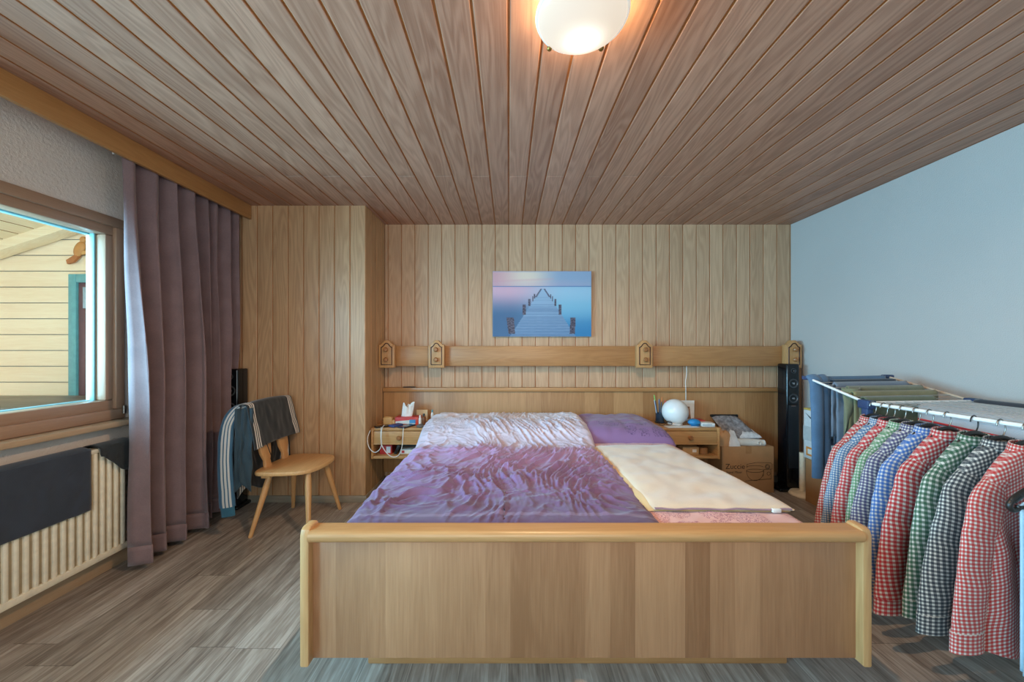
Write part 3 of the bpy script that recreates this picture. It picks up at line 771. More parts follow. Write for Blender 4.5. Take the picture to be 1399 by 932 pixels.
# --- on the left nightstand
tb = thing('tissue_box', (-.875, 3.22, ZT), 'red and white tissue box on the left nightstand with a tissue sticking out', 'tissue box')
MB().box(-.985, -.775, 3.17, 3.28, ZT, ZT+.062, .002).build('box', plain('tissue_red', (196, 62, 62), .5), tb)
m = MB(); m.prism([(-.98, ZT+.008), (-.78, ZT+.004), (-.78, ZT+.045), (-.98, ZT+.028)], lambda a, b, d: (a, 3.1695+d, b), -.001, 0)
m.build('label_print', plain('tissue_pale_print', (214, 216, 214), .5), tb, 'white printed band')
m = MB(); m.box(-.86, -.80, 3.1682, 3.1692, ZT+.012, ZT+.042, 0); m.build('blue_print', plain('tissue_blue', (70, 140, 190), .5), tb, 'blue printed patch')
def tis(u, v):
    a = u*2*math.pi; r = lerp(.038, .050, v)*(1+.35*math.sin(3*a+1)*v+.15*math.sin(7*a)*v)
    h = ZT+.06+v*.105*(1+.14*math.sin(2*a+.5)+.1*math.sin(5*a))
    return (-.90+r*math.cos(a)*(1.25-.45*v)+.01*v, 3.225+r*.5*math.sin(a)*(1-.2*v), h)
m = MB().grid(tis, 48, 14); m.build('tissue', plain('tissue_paper', (232, 232, 230), .9), tb, 'white tissue', smooth=180, mods=[SOLID(.0015)])
m = MB(); m.box(-1.085, -1.01, 3.16, 3.20, ZT, ZT+.062, .004); m.box(-1.01, -.985, 3.165, 3.195, ZT, ZT+.04, .004); m.box(-1.075, -1.02, 3.165, 3.195, ZT+.062, ZT+.068, .002)
one(m, 'wooden_box', plain('light_wood_box', (206, 164, 108), .6), 'small pale wooden box in the corner of the left nightstand', 'box')
one(MB().box(-.84, -.74, 3.335, 3.345, ZT, ZT+.10, .001), 'card', plain('beige_card', (216, 196, 160), .7), 'blank beige card leaning on the headboard behind the tissue box', 'card')
def phone(cx, cy, w, l, rz, mat, label, z=ZT):
    Mx = Matrix.Translation((cx, cy, z)) @ Matrix.Rotation(rz, 4, 'Z')
    t = thing('phone', (cx, cy, z), label, 'phone')
    m = MB(); m.box(-w/2, w/2, -l/2, l/2, .0, .009, .003, M=Mx); m.build('body', mat, t)
    m = MB(); m.box(-w/2+.004, w/2-.004, -l/2+.006, l/2-.006, .009, .0096, 0, M=Mx); m.build('screen', M['gloss_black'], t)
phone(-1.062, 3.085, .065, .13, R(-52), M['black'], 'black phone lying at the left edge of the left nightstand')
phone(-.862, 3.09, .07, .145, R(-28), plain('slate_phone', (48, 58, 70), .3), 'slate phone lying in front of the red tissue box, plugged into the white cable')
m = MB(); Mx = Matrix.Translation((-.955, 3.10, ZT)) @ Matrix.Rotation(R(-35), 4, 'Z'); m.box(-.035, .035, -.05, .05, 0, .018, .005, M=Mx)
one(m, 'wallet', plain('blue_wallet', (54, 74, 128), .5), 'blue wallet beside the slate phone on the left nightstand', 'wallet')
def bottle(x, y, r, h, mat, capm, label, z=ZT, name='bottle'):
    t = thing(name, (x, y, z), label, 'bottle')
    MB().lathe([(0, z), (r*.95, z), (r, z+.004), (r, z+h*.62), (r*.75, z+h*.74), (r*.45, z+h*.78), (r*.45, z+h*.8)], (x, y, 0), 18).build('body', mat, t)
    MB().lathe([(r*.55, z+h*.79), (r*.55, z+h*.97), (r*.45, z+h), (0, z+h)], (x, y, 0), 16).build('cap', capm, t)
bottle(-.763, 3.15, .014, .085, M['white_pl'], M['white_pl'], 'short white bottle at the right end of the tissue box')
bottle(-.728, 3.14, .017, .10, plain('amber_bottle', (120, 70, 40), .2), M['black'], 'small brown bottle with a black cap on the left nightstand')
bottle(-.685, 3.28, .013, .11, M['white_pl'], plain('teal_cap', (90, 150, 160), .4), 'slim white spray bottle at the back edge near the duvet')
one(MB().box(-.80, -.775, 3.135, 3.155, ZT, ZT+.07, .004), 'lighter', plain('red_plastic', (200, 60, 40), .35), 'small red plastic tube standing by the white bottle', 'tube')
m = MB(); Mx = Matrix.Translation((-.70, 3.18, ZT)) @ Matrix.Rotation(R(20), 4, 'Z')
m.box(-.055, .05, -.014, .014, 0, .022, .008, M=Mx); one(m, 'razor', plain('grey_shaver', (70, 76, 84), .3), 'grey shaver lying between the brown bottle and the duvet', 'razor')
m = MB(); m.lathe([(0, ZT), (.03, ZT), (.034, ZT+.01), (.02, ZT+.022), (0, ZT+.024)], (-.742, 3.075, 0), 18); one(m, 'stopper', plain('grey_rubber', (110, 104, 102), .6), 'small round grey stopper at the front of the left nightstand', 'stopper')
# white charging cable hanging in two loops
def px(u, v, Y): return ((u-CX)*Y/F, Y, EYE-(v-CY)*Y/F)
pts = [px(506, 588, 3.005), px(502.5, 597, 2.99), px(502.5, 606, 2.99), px(506, 614, 2.99), px(512, 618.2, 2.99), px(518, 615, 2.99), px(521.5, 607, 2.985), px(521, 596, 2.985), px(521.5, 588, 2.99), px(523, 583.2, 3.02), px(525, 581, 3.05)]
def smoothpts(P, n=8):
    P = [Vector(p) for p in P]; out = []
    for i in range(len(P)-1):
        p0, p1, p2, p3 = P[max(i-1, 0)], P[i], P[i+1], P[min(i+2, len(P)-1)]
        for k in range(n):
            t = k/n; out.append(.5*((2*p1)+(-p0+p2)*t+(2*p0-5*p1+4*p2-p3)*t*t+(-p0+3*p1-3*p2+p3)*t**3))
    return out+[P[-1]]
one(MB().tube(smoothpts(pts), .0032, 8), 'charging_cable', M['white_pl'], 'white charging cable looping down at the left edge of the left nightstand', 'cable', smooth=180)
pts = [px(521, 584, 3.02), px(520.3, 592, 2.99), px(521, 606, 2.975), px(526, 616, 2.975), px(533, 623, 2.975), px(540, 624.5, 2.975), px(546, 620, 2.975), px(549.5, 609, 2.975), px(550.5, 596, 2.98), px(551, 587, 3.0), px(552, 584.3, 3.03)]
one(MB().tube(smoothpts(pts), .0034, 8), 'charging_cable', M['white_pl'], 'white charging cable hanging in a deep loop below the drawer knob to the slate phone', 'cable', smooth=180)
# lower shelf
def carton(x0, x1, y0, y1, z0, h, mat, label, name='box', cat='box', extra=None):
    t = thing(name, ((x0+x1)/2, (y0+y1)/2, z0), label, cat)
    MB().box(x0, x1, y0, y1, z0, z0+h, .002).build('body', mat, t)
    if extra:
        for nm, (a, b, c, d), mt, lb in extra:
            MB().box(lerp(x0, x1, a), lerp(x0, x1, b), y0-.0012, y0, z0+h*c, z0+h*d, 0).build(nm, mt, t, lb)
    return t
red = plain('red_card', (176, 48, 48), .5)
carton(-1.085, -.985, 3.08, 3.2, ZS, .075, red, 'red packet on the lower shelf of the left nightstand', 'packet', 'packet', [('print', (.55, .9, .15, .85), plain('pale_print', (200, 206, 214), .6), 'pale printed patch')])
m = MB(); Mx = Matrix.Translation((-.955, 3.12, ZS)) @ Matrix.Rotation(R(24), 4, 'Y'); m.box(-.012, .012, -.05, .06, .004, .085, .003, M=Mx); one(m, 'book', M['black'], 'thin black book leaning against the red packet', 'book')
carton(-.915, -.80, 3.09, 3.20, ZS, .036, M['paper'], 'flat white medicine packet on the lower shelf', 'packet', 'packet', [('print', (.1, .3, .2, .8), red, 'red printed mark')])
carton(-.925, -.79, 3.215, 3.34, ZS, .07, plain('slate_card', (84, 104, 112), .6), 'grey carton at the back of the lower shelf', 'box', 'box')
m = MB(); m.box(-.785, -.68, 3.06, 3.25, ZS, ZS+.012, .002); one(m, 'book', plain('pale_blue_book', (130, 170, 186), .5), 'pale blue paperback lying flat on the lower shelf beside the duvet', 'book')
m = MB(); m.box(-.78, -.68, 3.07, 3.25, ZS+.0125, ZS+.055, .003); one(m, 'book', plain('dark_slate_book', (50, 60, 72), .5), 'thick dark book on top of the pale blue paperback', 'book')

# --- on the right nightstand
gl = thing('globe_lamp', (1.45, 3.19, ZT), 'white frosted glass globe table lamp on the right nightstand', 'lamp')
m = MB(); pr = []
for i in range(25):
    a = math.pi*i/24
    if .109*math.cos(a) > -.099: pr.append((.109*math.sin(a), .692+.109*math.cos(a)))
m.lathe(pr[::-1], (1.45, 3.19, 0), 40); m.build('globe_shade', plain('opal_glass', (226, 228, 228), .25, var=.01), gl, smooth=60)
MB().lathe([(.0, ZT), (.060, ZT), (.062, ZT+.006), (.055, ZT+.014), (0, ZT+.014)], (1.45, 3.19, 0), 32).build('base', M['white_pl'], gl)
pc = thing('pen_cup', (1.345, 3.26, ZT), 'dark glass pen cup beside the globe lamp', 'cup')
MB().lathe([(0, ZT), (.042, ZT), (.045, ZT+.006), (.036, ZT+.014), (.034, ZT+.07), (.037, ZT+.085), (.034, ZT+.085), (.031, ZT+.07), (.031, ZT+.02), (0, ZT+.018)], (1.345, 3.26, 0), 24).build('cup', plain('smoked_glass', (40, 52, 64), .12), pc)
for i, (dx, dy, tx, ty, L, c, nm) in enumerate(((-.012, .0, -.16, .02, .225, (130, 190, 90), 'green-topped pen leaning left'), (-.004, -.012, -.05, -.04, .19, (60, 90, 130), 'blue pen standing near the middle'),
        (.008, .008, .10, .05, .205, (196, 120, 60), 'orange-tipped pencil'), (.014, -.006, .18, -.02, .18, (186, 54, 60), 'red-capped pen leaning right'), (-.016, .010, -.12, .08, .18, (170, 180, 190), 'silver pen'), (.002, .012, .03, .10, .17, (30, 36, 50), 'black pen'))):
    b = Vector((1.345+dx, 3.26+dy, ZT+.022)); d = Vector((tx, ty, 1)).normalized()
    t = thing('pen', b, nm+' in the dark pen cup', 'pen', 'pens in the cup')
    MB().cyl(b, b+d*L*.78, .0042, n=10).build('barrel', plain('pen_barrel', (52, 70, 96) if i < 4 else c, .35), t)
    MB().tube([b+d*L*.78, b+d*L*.96, b+d*L], [.005, .005, .002], 10).build('cap', plain('pen_cap', c, .35), t)
fr_ = thing('photo_card', (1.585, 3.31, ZT), 'white-bordered photo card leaning on the headboard behind the globe lamp', 'card')
m = MB(); sh = lambda a, b, d: (a, 3.325+.30*(b-ZT)*.12+d, b)
m.prism([(1.515, ZT), (1.685, ZT), (1.69, ZT+.185), (1.51, ZT+.185)], sh, 0, .004); m.build('card', M['paper'], fr_)
m = MB(); m.prism([(1.565, ZT+.02), (1.655, ZT+.02), (1.645, ZT+.13), (1.57, ZT+.135)], sh, -.0015, 0); m.build('photo', plain('sepia_photo', (150, 112, 84), .5, var=.5, vs=60), fr_, 'brown photograph')
m = MB(); m.ball((1.585, 3.13, ZT+.029), .052, .04, .029, 20); m.box(1.55, 1.62, 3.10, 3.12, ZT, ZT+.006, .002)
one(m, 'soap_case', plain('blue_case', (40, 130, 186), .35), 'rounded bright blue case lying right of the globe lamp', 'case')
m = MB(); m.box(1.63, 1.70, 3.16, 3.26, ZT, ZT+.038, .003); one(m, 'packet', plain('red_packet', (184, 60, 62), .5), 'red packet behind the white packet on the right nightstand', 'packet')
t = thing('packet', (1.69, 3.11, ZT), 'white packet with printed edge lying at the right side of the nightstand', 'packet')
Mx = Matrix.Translation((1.685, 3.12, ZT)) @ Matrix.Rotation(R(-8), 4, 'Z'); m = MB(); m.box(-.05, .052, -.045, .045, 0, .03, .003, M=Mx); m.build('body', M['paper'], t)
m = MB(); m.box(-.048, .05, -.0462, -.045, .007, .012, 0, M=Mx); m.box(-.048, .03, -.0462, -.045, .017, .022, 0, M=Mx); m.build('print', plain('print_grey', (120, 134, 150), .6), t)
m = MB(); Mx = Matrix.Translation((1.47, 3.075, ZT)) @ Matrix.Rotation(R(4), 4, 'Z'); m.box(-.15, .12, -.035, .05, 0, .0015, 0, M=Mx); one(m, 'paper_sheet', M['paper'], 'sheet of paper lying under the globe lamp front edge', 'paper')
m = MB()
for dx in (-.03, .03): m.tube([(1.34+dx+.026*math.cos(a*math.pi/6), 3.13+.004*math.sin(a), ZT+.020+.018*math.sin(a*math.pi/6)) for a in range(13)], .002, 6)
m.tube([(1.336, 3.13, ZT+.024), (1.344, 3.13, ZT+.024)], .002, 6); m.tube([(1.284, 3.13, ZT+.022), (1.30, 3.2, ZT+.018)], .002, 6); m.tube([(1.396, 3.13, ZT+.022), (1.385, 3.2, ZT+.018)], .002, 6)
one(m, 'glasses', M['black'], 'black spectacles lying in front of the pen cup', 'glasses')
m = MB(); m.lathe([(0, 0), (.033, 0), (.036, .004), (.036, .052), (.033, .056), (0, .056)], (1.645, 3.10, ZS), 22); one(m, 'wooden_tub', plain('turned_wood_tub', (150, 104, 62), .5), 'round wooden tub at the right of the shelf below the drawer', 'tub')
carton(1.46, 1.595, 3.07, 3.2, ZS, .062, plain('tan_carton', (196, 156, 108), .7), 'tan carton beside the round wooden tub under the drawer', 'box', 'box', [('label_print', (.6, .85, .3, .7), M['paper'], 'small white label')])
# white cord from the rail down behind the photo card
one(MB().tube(smoothpts([px(938, 499, 3.345), px(938, 512, 3.345), px(936.5, 522, 3.345), px(937, 532, 3.345), px(937, 547, 3.345)]), .003, 8), 'lamp_cord', M['white_pl'], 'thin white cord hanging from the wall rail behind the globe lamp', 'cord', smooth=180)

# ------------------------------------------------------------------ printed carton with bags on it
zx = thing('cardboard_box', (2.08, 3.25, 0), 'brown cardboard box printed with a mixer drawing, right of the nightstand', 'box')
CBX0, CBX1, CBY, CBZ = 1.835, 2.283, 3.15, .398
MB().box(CBX0, CBX1, CBY, 3.37, .001, CBZ, .003).build('carton', M['card'], zx)
def text(body, size, x, y, z, parent, label, mat, name):
    cu = bpy.data.curves.new(name, 'FONT'); cu.body = body; cu.size = size; cu.extrude = .0004; cu.materials.append(mat)
    tmp = bpy.data.objects.new(name, cu); me = bpy.data.meshes.new_from_object(tmp); bpy.data.objects.remove(tmp); bpy.data.curves.remove(cu)
    o = bpy.data.objects.new(name, me); COL.objects.link(o); o.parent = parent
    o.location = Vector((x, y, z))-wl(parent); o.rotation_euler = (R(90), 0, 0); o['label'] = label; return o
text('Zuccie', .062, CBX0+.030, CBY-.0008, .206, zx, 'dark printed word Zuccie', M['ink'], 'printed_name')
text('Stand Mixer', .028, CBX0+.038, CBY-.0008, .168, zx, 'dark printed words Stand Mixer', M['ink'], 'printed_words')
m = MB(); yk = CBY-.0006
def ln(P, r=.0016): m.tube([(CBX0+a, yk, b) for a, b in P], r, 5)
ell = lambda cx, cz, rx, rz, a0=0, a1=360, n=24: [(cx+rx*math.cos(R(lerp(a0, a1, i/n))), cz+rz*math.sin(R(lerp(a0, a1, i/n)))) for i in range(n+1)]
ln(ell(.285, .19, .075, .085, 180, 360)); ln(ell(.285, .19, .075, .014)); ln(ell(.285, .222, .07, .012, 0, 180))
ln([(.215, .215), (.215, .245), (.30, .262), (.42, .258), (.432, .245), (.432, .205), (.36, .20)]); ln(ell(.392, .225, .020, .020)); ln(ell(.392, .225, .012, .012))
ln(ell(.402, .165, .014, .014)); ln([(.42, .205), (.425, .12), (.24, .105), (.20, .10)]); ln([(.36, .20), (.355, .14)])
m.build('printed_drawing', M['ink'], zx, 'dark line drawing of a stand mixer')
m = MB(); m.box(CBX0+.205, CBX0+.255, CBY-.0012, 3.365, CBZ, CBZ+.0008, 0); m.box(CBX0+.205, CBX0+.255, CBY-.001, CBY, CBZ-.06, CBZ+.0005, 0); m.build('packing_tape', plain('brown_tape', (168, 126, 86), .25), zx, 'glossy brown tape')
# bags: film bag with a black edge, brown paper bag, white packet, rolled white cloth
fb = thing('film_bag', (2.02, 3.27, CBZ), 'clear grey film bag with a black top edge lying on the cardboard box', 'bag')
m = puffy([(1.93, 3.20), (2.20, 3.20), (2.10, 3.37), (1.86, 3.37)], lambda x, y: CBZ+.05+1.0*max(0, y-3.2), .035, 30, 24, 3, .35, 14, 3); m.build('bag', plain('grey_film', (136, 132, 134), .2, var=.4, vs=40), fb, smooth=180)
m = MB(); m.box(1.855, 2.105, 3.355, 3.375, .612, .636, .005); m.build('black_edge', M['black'], fb, 'black top edge')
pb = thing('paper_bag', (1.92, 3.22, CBZ), 'brown paper bag with white cloth spilling out on the cardboard box', 'bag')
m = puffy([(1.815, 3.16), (1.95, 3.16), (1.95, 3.30), (1.815, 3.30)], lambda x, y: CBZ+.001, .125, 24, 24, 3, .3, 14, 7); m.build('bag', plain('kraft_paper', (190, 148, 106), .7, bump=.2), pb, smooth=180)
m = puffy([(1.90, 3.148), (2.00, 3.150), (1.99, 3.28), (1.90, 3.28)], lambda x, y: CBZ+.001, .105, 24, 24, 2.6, .4, 18, 9); m.build('cloth', fabric('white_cotton_cloth', (214, 214, 214)), pb, 'white crumpled cloth', smooth=180)
m = puffy([(2.02, 3.195), (2.22, 3.20), (2.17, 3.32), (2.02, 3.32)], lambda x, y: CBZ+.062+.3*max(0, y-3.2), .045, 30, 24, 3, .35, 14, 12)
one(m, 'plastic_packet', plain('white_plastic_film', (216, 218, 222), .25, var=.12, vs=60), 'shiny white plastic packet on top of the rolled cloth', 'packet', smooth=180)
rc = thing('rolled_cloth', (2.10, 3.19, CBZ), 'rolled white cloth lying along the front edge of the cardboard box', 'cloth')
m = MB(); m.tube([(1.985, 3.19, CBZ+.03), (2.08, 3.185, CBZ+.028), (2.17, 3.18, CBZ+.026), (2.215, 3.175, CBZ+.026)], [.030, .032, .028, .026], 18); m.build('roll', fabric('white_roll', (218, 214, 206)), rc, smooth=60)
m = MB(); m.tube([(2.155+.001*a+(.022-.0016*a)*math.cos(a*.7), 3.146, CBZ+.028+(.022-.0016*a)*math.sin(a*.7)) for a in range(13)], .004, 8); m.build('rolled_end', fabric('white_roll_end', (206, 200, 190)), rc)

# ------------------------------------------------------------------ loudspeakers
def speaker(cx, cy, ztop, label):
    t = thing('tower_speaker', (cx, cy, 0), label, 'speaker')
    m = MB(); m.box(cx-.135, cx+.075, cy-.085, cy+.10, .0, .028, .012, 3); m.build('base', M['gloss_black'], t)
    m = MB(); m.box(cx-.055, cx+.055, cy-.058, cy+.06, .0, ztop, .012, 3); m.build('cabinet', M['gloss_black'], t)
    for z, r in ((ztop-.06, .022), (ztop-.17, .040), (ztop-.30, .040)):
        MB().lathe([(r, .002), (r, -.004), (r*.85, -.005), (r*.75, .0), (r*.35, .006), (.0, .003)], (cx, cy-.0585, z), 24, 'Y').build('driver', plain('driver_cone', (60, 62, 66), .35), t, 'round loudspeaker cone')
        MB().lathe([(r*.30, .0), (r*.22, -.006), (0, -.009)], (cx, cy-.0585, z), 16, 'Y').build('dust_cap', M['chrome'], t)
    m = MB(); m.box(cx-.042, cx+.042, cy-.0600, cy-.0575, .20, ztop-.36, .001); m.build('grille', plain('speaker_grille', (30, 33, 38), .5), t)
    m = MB(); m.box(cx-.02, cx+.02, cy-.0605, cy-.058, ztop-.37, ztop-.362, 0); m.build('badge', M['chrome'], t)
speaker(2.475, 3.24, 1.108, 'slim glossy black tower speaker standing at the right end of the headboard')
speaker(-2.150, 2.885, 1.085, 'slim black tower speaker half hidden behind the curtain and chair')

# tall board in the corner
lb = thing('corner_board', (2.60, 3.30, 0), 'tall narrow brown board with a white edge standing upright in the right corner', 'board')
MB().box(2.592, 2.633, 3.285, 3.345, .0, 1.098, .004).build('board', wood('brown_board', (128, 92, 66), (166, 126, 94), 'Z'), lb)
MB().box(2.562, 2.592, 3.29, 3.345, .0, 1.098, .004).build('edge_strip', M['white_pl'], lb, 'white edge strip')
MB().box(2.556, 2.62, 3.28, 3.345, 1.098, 1.115, .004).build('end_cap', plain('brown_cap', (96, 56, 36), .5), lb)

# cream round-based stand, carton under the rack, white pack on top
st = thing('floor_stand', (2.488, 3.10, 0), 'cream stand with a round foot beside the speaker', 'stand')
MB().lathe([(0, 0), (.095, 0), (.098, .01), (.085, .028), (.03, .04), (.0, .04)], (2.488, 3.10, 0), 32).build('foot', M['cream_pl'], st)
MB().cyl((2.488, 3.10, .035), (2.488, 3.10, .36), .022, n=18).build('pole', M['cream_pl'], st)
kb = thing('cardboard_box', (2.52, 2.70, 0), 'plain brown cardboard box on the floor under the drying rack', 'box')
MB().box(2.42, 2.62, 2.42, 2.985, .001, .352, .003).build('carton', M['card'], kb)
MB().box(2.4185, 2.42, 2.75, 2.80, .05, .352, 0).build('packing_tape', plain('tan_tape', (196, 150, 104), .25), kb, 'shiny tape')
wp = thing('white_package', (2.45, 2.93, .353), 'white package with a black curved emblem and orange label standing on the brown box', 'package')
MB().box(2.415, 2.56, 2.86, 3.0, .353, .745, .008).build('pack', plain('white_pack', (214, 218, 220), .45), wp)
m = MB(); m.box(2.4135, 2.56, 2.8585, 2.999, .50, .615, 0)
for i in range(11): m.box(2.4125, 2.4140, 2.86, 2.998, .503+.0102*i, .5075+.0102*i, 0)
m.build('ribbed_band', plain('grey_band', (186, 190, 190), .6), wp)
sw = [(0, .0), (.03, -.018), (.07, -.012), (.125, .016), (.07, -.024), (.03, -.036), (-.005, -.02)]
sw2 = [(2.425+a*.85, .705+b) for a, b in sw]
m = MB(); m.prism(sw2, lambda a, b, d: (a, 2.8595+d, b), -.0015, 0); m.prism([(2.87+a*.85, .705+b) for a, b in sw], lambda a, b, d: (2.4148-d, a, b), 0, .0015); m.build('emblem', M['black'], wp, 'black curved emblem')
m = MB(); m.box(2.44, 2.53, 2.8588, 2.86, .38, .45, 0); m.box(2.4138, 2.415, 2.88, 2.97, .38, .45, 0); m.build('orange_label', plain('orange_label', (222, 142, 60), .6), wp, 'orange label')
m = MB(); m.box(2.45, 2.52, 2.858, 2.8588, .395, .435, 0); m.box(2.4130, 2.4138, 2.895, 2.955, .395, .435, 0); m.build('label_window', M['paper'], wp)
m = MB(); m.box(2.415, 2.56, 2.86, 3.0, .745, .758, .004); m.build('yellow_top', plain('yellow_top', (212, 182, 96), .6), wp, 'yellow top flap')

# ------------------------------------------------------------------ chair with track jacket
ch = thing('wooden_chair', (-1.51, 2.63, 0), 'rustic pale wooden chair with splayed legs beside the curtain', 'chair')
seat = [(-1.715, 2.46), (-1.66, 2.405), (-1.42, 2.425), (-1.345, 2.47), (-1.31, 2.56), (-1.30, 2.70), (-1.325, 2.80), (-1.40, 2.85), (-1.62, 2.86), (-1.70, 2.82)]
def chaikin(P, n=2):
    for _ in range(n):
        Q = []
        for i in range(len(P)):
            a, b = P[i], P[(i+1) % len(P)]
            Q += [(lerp(a[0], b[0], .25), lerp(a[1], b[1], .25)), (lerp(a[0], b[0], .75), lerp(a[1], b[1], .75))]
        P = Q
    return P
MB().prism(chaikin(seat), lambda a, b, d: (a, b, .425+d), -.028, 0, bev=.008).build('seat', M['chair'], ch, smooth=30)
for (tx, ty), (bx, by) in (((-1.625, 2.50), (-1.70, 2.405)), ((-1.375, 2.51), (-1.305, 2.385)), ((-1.385, 2.75), (-1.305, 2.83)), ((-1.625, 2.77), (-1.685, 2.86))):
    MB().tube([(tx, ty, .402), (lerp(tx, bx, .25), lerp(ty, by, .25), .30), (bx, by, 0)], [.017, .0205, .0125], 14).build('leg', M['chairleg'], ch, smooth=60)
MB().box(-1.66, -1.60, 2.45, 2.82, .372, .398, .004).build('cleat', M['chair'], ch)
def splat(yc, w):
    hs = [(0, .030), (.05, .024), (.10, .045), (.16, .052), (.20, .045), (.24, .028), (.32, .034), (.40, .045)]
    P = [(w*h2/.05, z) for z, h2 in hs]
    poly = [(p, z) for p, z in P]+[(-p, z) for p, z in P[::-1]]
    return MB().prism(poly, lambda a, b, d: (-1.675-.17*b+d, yc+a, .42+b), -.011, .011, bev=.004)
splat(2.545, .055).build('backrest_splat', M['chairleg'], ch, smooth=30)
splat(2.745, .055).build('backrest_splat', M['chairleg'], ch, smooth=30)
m = MB(); m.prism(chaikin([(2.44, .76), (2.86, .76), (2.88, .80), (2.80, .842), (2.66, .85), (2.50, .842), (2.42, .80)], 1), lambda a, b, d: (-1.675-.17*(b-.42)+d, a, b), -.012, .012, bev=.004); m.build('backrest_top', M['chair'], ch, smooth=30)

jk = thing('track_jacket', (-1.75, 2.62, .15), 'black track jacket with white stripes, near sleeve painted daylight blue, draped over the wooden chair back', 'jacket')
jc = stripe_cloth('track_cloth', (15, 23, 29), [.022, .040, .058, .432, .450, .468])
jb = stripe_cloth('track_sleeve_daylit', (48, 90, 118), [.030, .044, .058], (190, 186, 180))  # blue cast of the daylight put into the near sleeve's colour
def bx_(z): return -1.675-.17*(z-.42)
def jbody(u, v):
    # v 0: hem on the seat side -> over the top -> back hem
    y = lerp(2.405, 2.895, u); top = .862+.012*math.sin(u*math.pi)
    L1, L2 = .285, .05; tot = L1+L2+.60; s = v*tot
    wv = .014*nz(u*4, v*4, 3)+.006*nz(u*11, v*9, 5)
    if s < L1:
        z = top-(L1-s); x = bx_(z)+.027+abs(wv)*.9+.012*(1-s/L1); y += .03*(1-s/L1)*(u-.35)
    elif s < L1+L2:
        a = (s-L1)/L2; x = bx_(top)+.027*math.cos(math.pi*a); z = top+.010*math.sin(math.pi*a)
    else:
        d = s-L1-L2; z = top-d*(1-.06*math.sin(u*9)); x = bx_(.75)-.03-.02*d-abs(wv)*1.6; y += .02*wv+.04*d*(u-.5)
    return (x, y, z)
sheet(jbody, 60, 80, .49, .93).build('body', jc, jk, smooth=180, mods=[SOLID(.006)])
m = MB()
def sleeve_path(P, r, ry, name, mat, lab, parent=jk, n=18, ref=(0, 1, 0)):
    mm = MB(); pts = smoothpts(P, 5); k = len(pts)
    rr = [lerp(r[0], r[1], i/(k-1))*(1+.12*nz(i*.35, 1, 4)) for i in range(k)]
    r2 = [lerp(ry[0], ry[1], i/(k-1))*(1+.2*nz(i*.45, 5, 2)) for i in range(k)]
    mm.tube(pts, rr, n, ry=r2, ref=ref); return mm.build(name, mat, parent, lab, smooth=60)
# left sleeve hanging straight down at the near corner, and the front panel beside it
sl1 = sleeve_path([(-1.755, 2.46, .855), (-1.80, 2.42, .83), (-1.838, 2.395, .74), (-1.845, 2.38, .55), (-1.835, 2.375, .36), (-1.825, 2.375, .215)], (.036, .048), (.022, .017), 'sleeve', jb, 'sleeve painted blue as if lit by daylight, with white side stripes', ref=(1, .25, 0))
m = MB(); m.tube([(-1.825, 2.375, .222), (-1.82, 2.375, .155)], .040, 16, ry=.014, ref=(1, .25, 0)); m.build('cuff', fabric('daylit_cuff', (44, 96, 118)), sl1)  # cuff carries the same painted daylight tint as its sleeve
def jfront(u, v):
    z = lerp(.85, .30+.07*math.sin(u*3), v); x = lerp(-1.79, -1.69, u)+.02*v*math.sin(u*7)
    return (x, 2.395-.012*v+.015*nz(u*5, v*5, 9)+.03*(1-v)*u, z)
sheet(jfront, 20, 40, .12, .6).build('front_panel', fabric('track_dark_panel', (32, 52, 62), .7), jk, smooth=180, mods=[SOLID(.006)])
sleeve_path([(-1.775, 2.86, .85), (-1.795, 2.885, .78), (-1.79, 2.885, .6), (-1.77, 2.88, .42), (-1.765, 2.87, .27)], (.055, .05), (.024, .02), 'sleeve', jc, 'black sleeve behind the seat', ref=(1, 0, 0))
m = MB(); m.tube(smoothpts([(-1.655, 2.50, .60), (-1.640, 2.53, .50), (-1.645, 2.56, .475), (-1.652, 2.565, .56)]), .0025, 8); m.build('drawstring', M['black'], jk)

# ------------------------------------------------------------------ drying rack
RZ = .97
J1, J2 = Vector((1.81, 1.85, RZ)), Vector((2.42, 1.905, RZ))
dirn = Vector((.055, -1, 0)).normalized()
E1, E2 = Vector((1.823, 2.235, 1.066)), Vector((2.375, 2.30, 1.068))
N1, N2 = J1+dirn*1.05, J2+dirn*1.05
rk = thing('drying_rack', (2.1, 1.6, 0), 'white folding clothes drying rack along the right wall', 'drying rack')
wm = plain('white_enamel_tube', (224, 224, 222), .35)
for a, b in ((J1, N1), (J2, N2)): MB().cyl(a, b, .0085, n=12).build('rail', wm, rk)
for a, b in ((J1, E1), (J2, E2), (E1, E2)): MB().cyl(a, b, .007, n=12).build('wing_rail', wm if a is not J2 else plain('beige_tube', (190, 168, 146), .4), rk)
MB().cyl(N1, N2, .0085, n=12).build('end_bar', wm, rk); MB().cyl(J1, J2, .0085, n=12).build('cross_bar', wm, rk)
m = MB()
for i in range(1, 12):
    t = i/12; m.cyl(J1.lerp(J2, t)+Vector((0, 0, .004)), N1.lerp(N2, t)+Vector((0, 0, .004)), .0018, n=6)
m.build('line_wires', M['wire'], rk)
m = MB()
for i in range(1, 9):
    t = i/9; m.cyl(J1.lerp(E1, t), J2.lerp(E2, t), .0018, n=6)
m.build('wing_wires', M['wire'], rk)
for xs in (0, 1):
    top = (J1 if xs == 0 else J2) - Vector((0, 0, .01))
    MB().cyl(top, Vector((top.x-.01, 2.06, .009)), .009, n=10).build('leg', wm, rk)
    MB().cyl(top+dirn*.86, Vector((top.x+.04, .86, .009)), .009, n=10).build('leg', wm, rk)
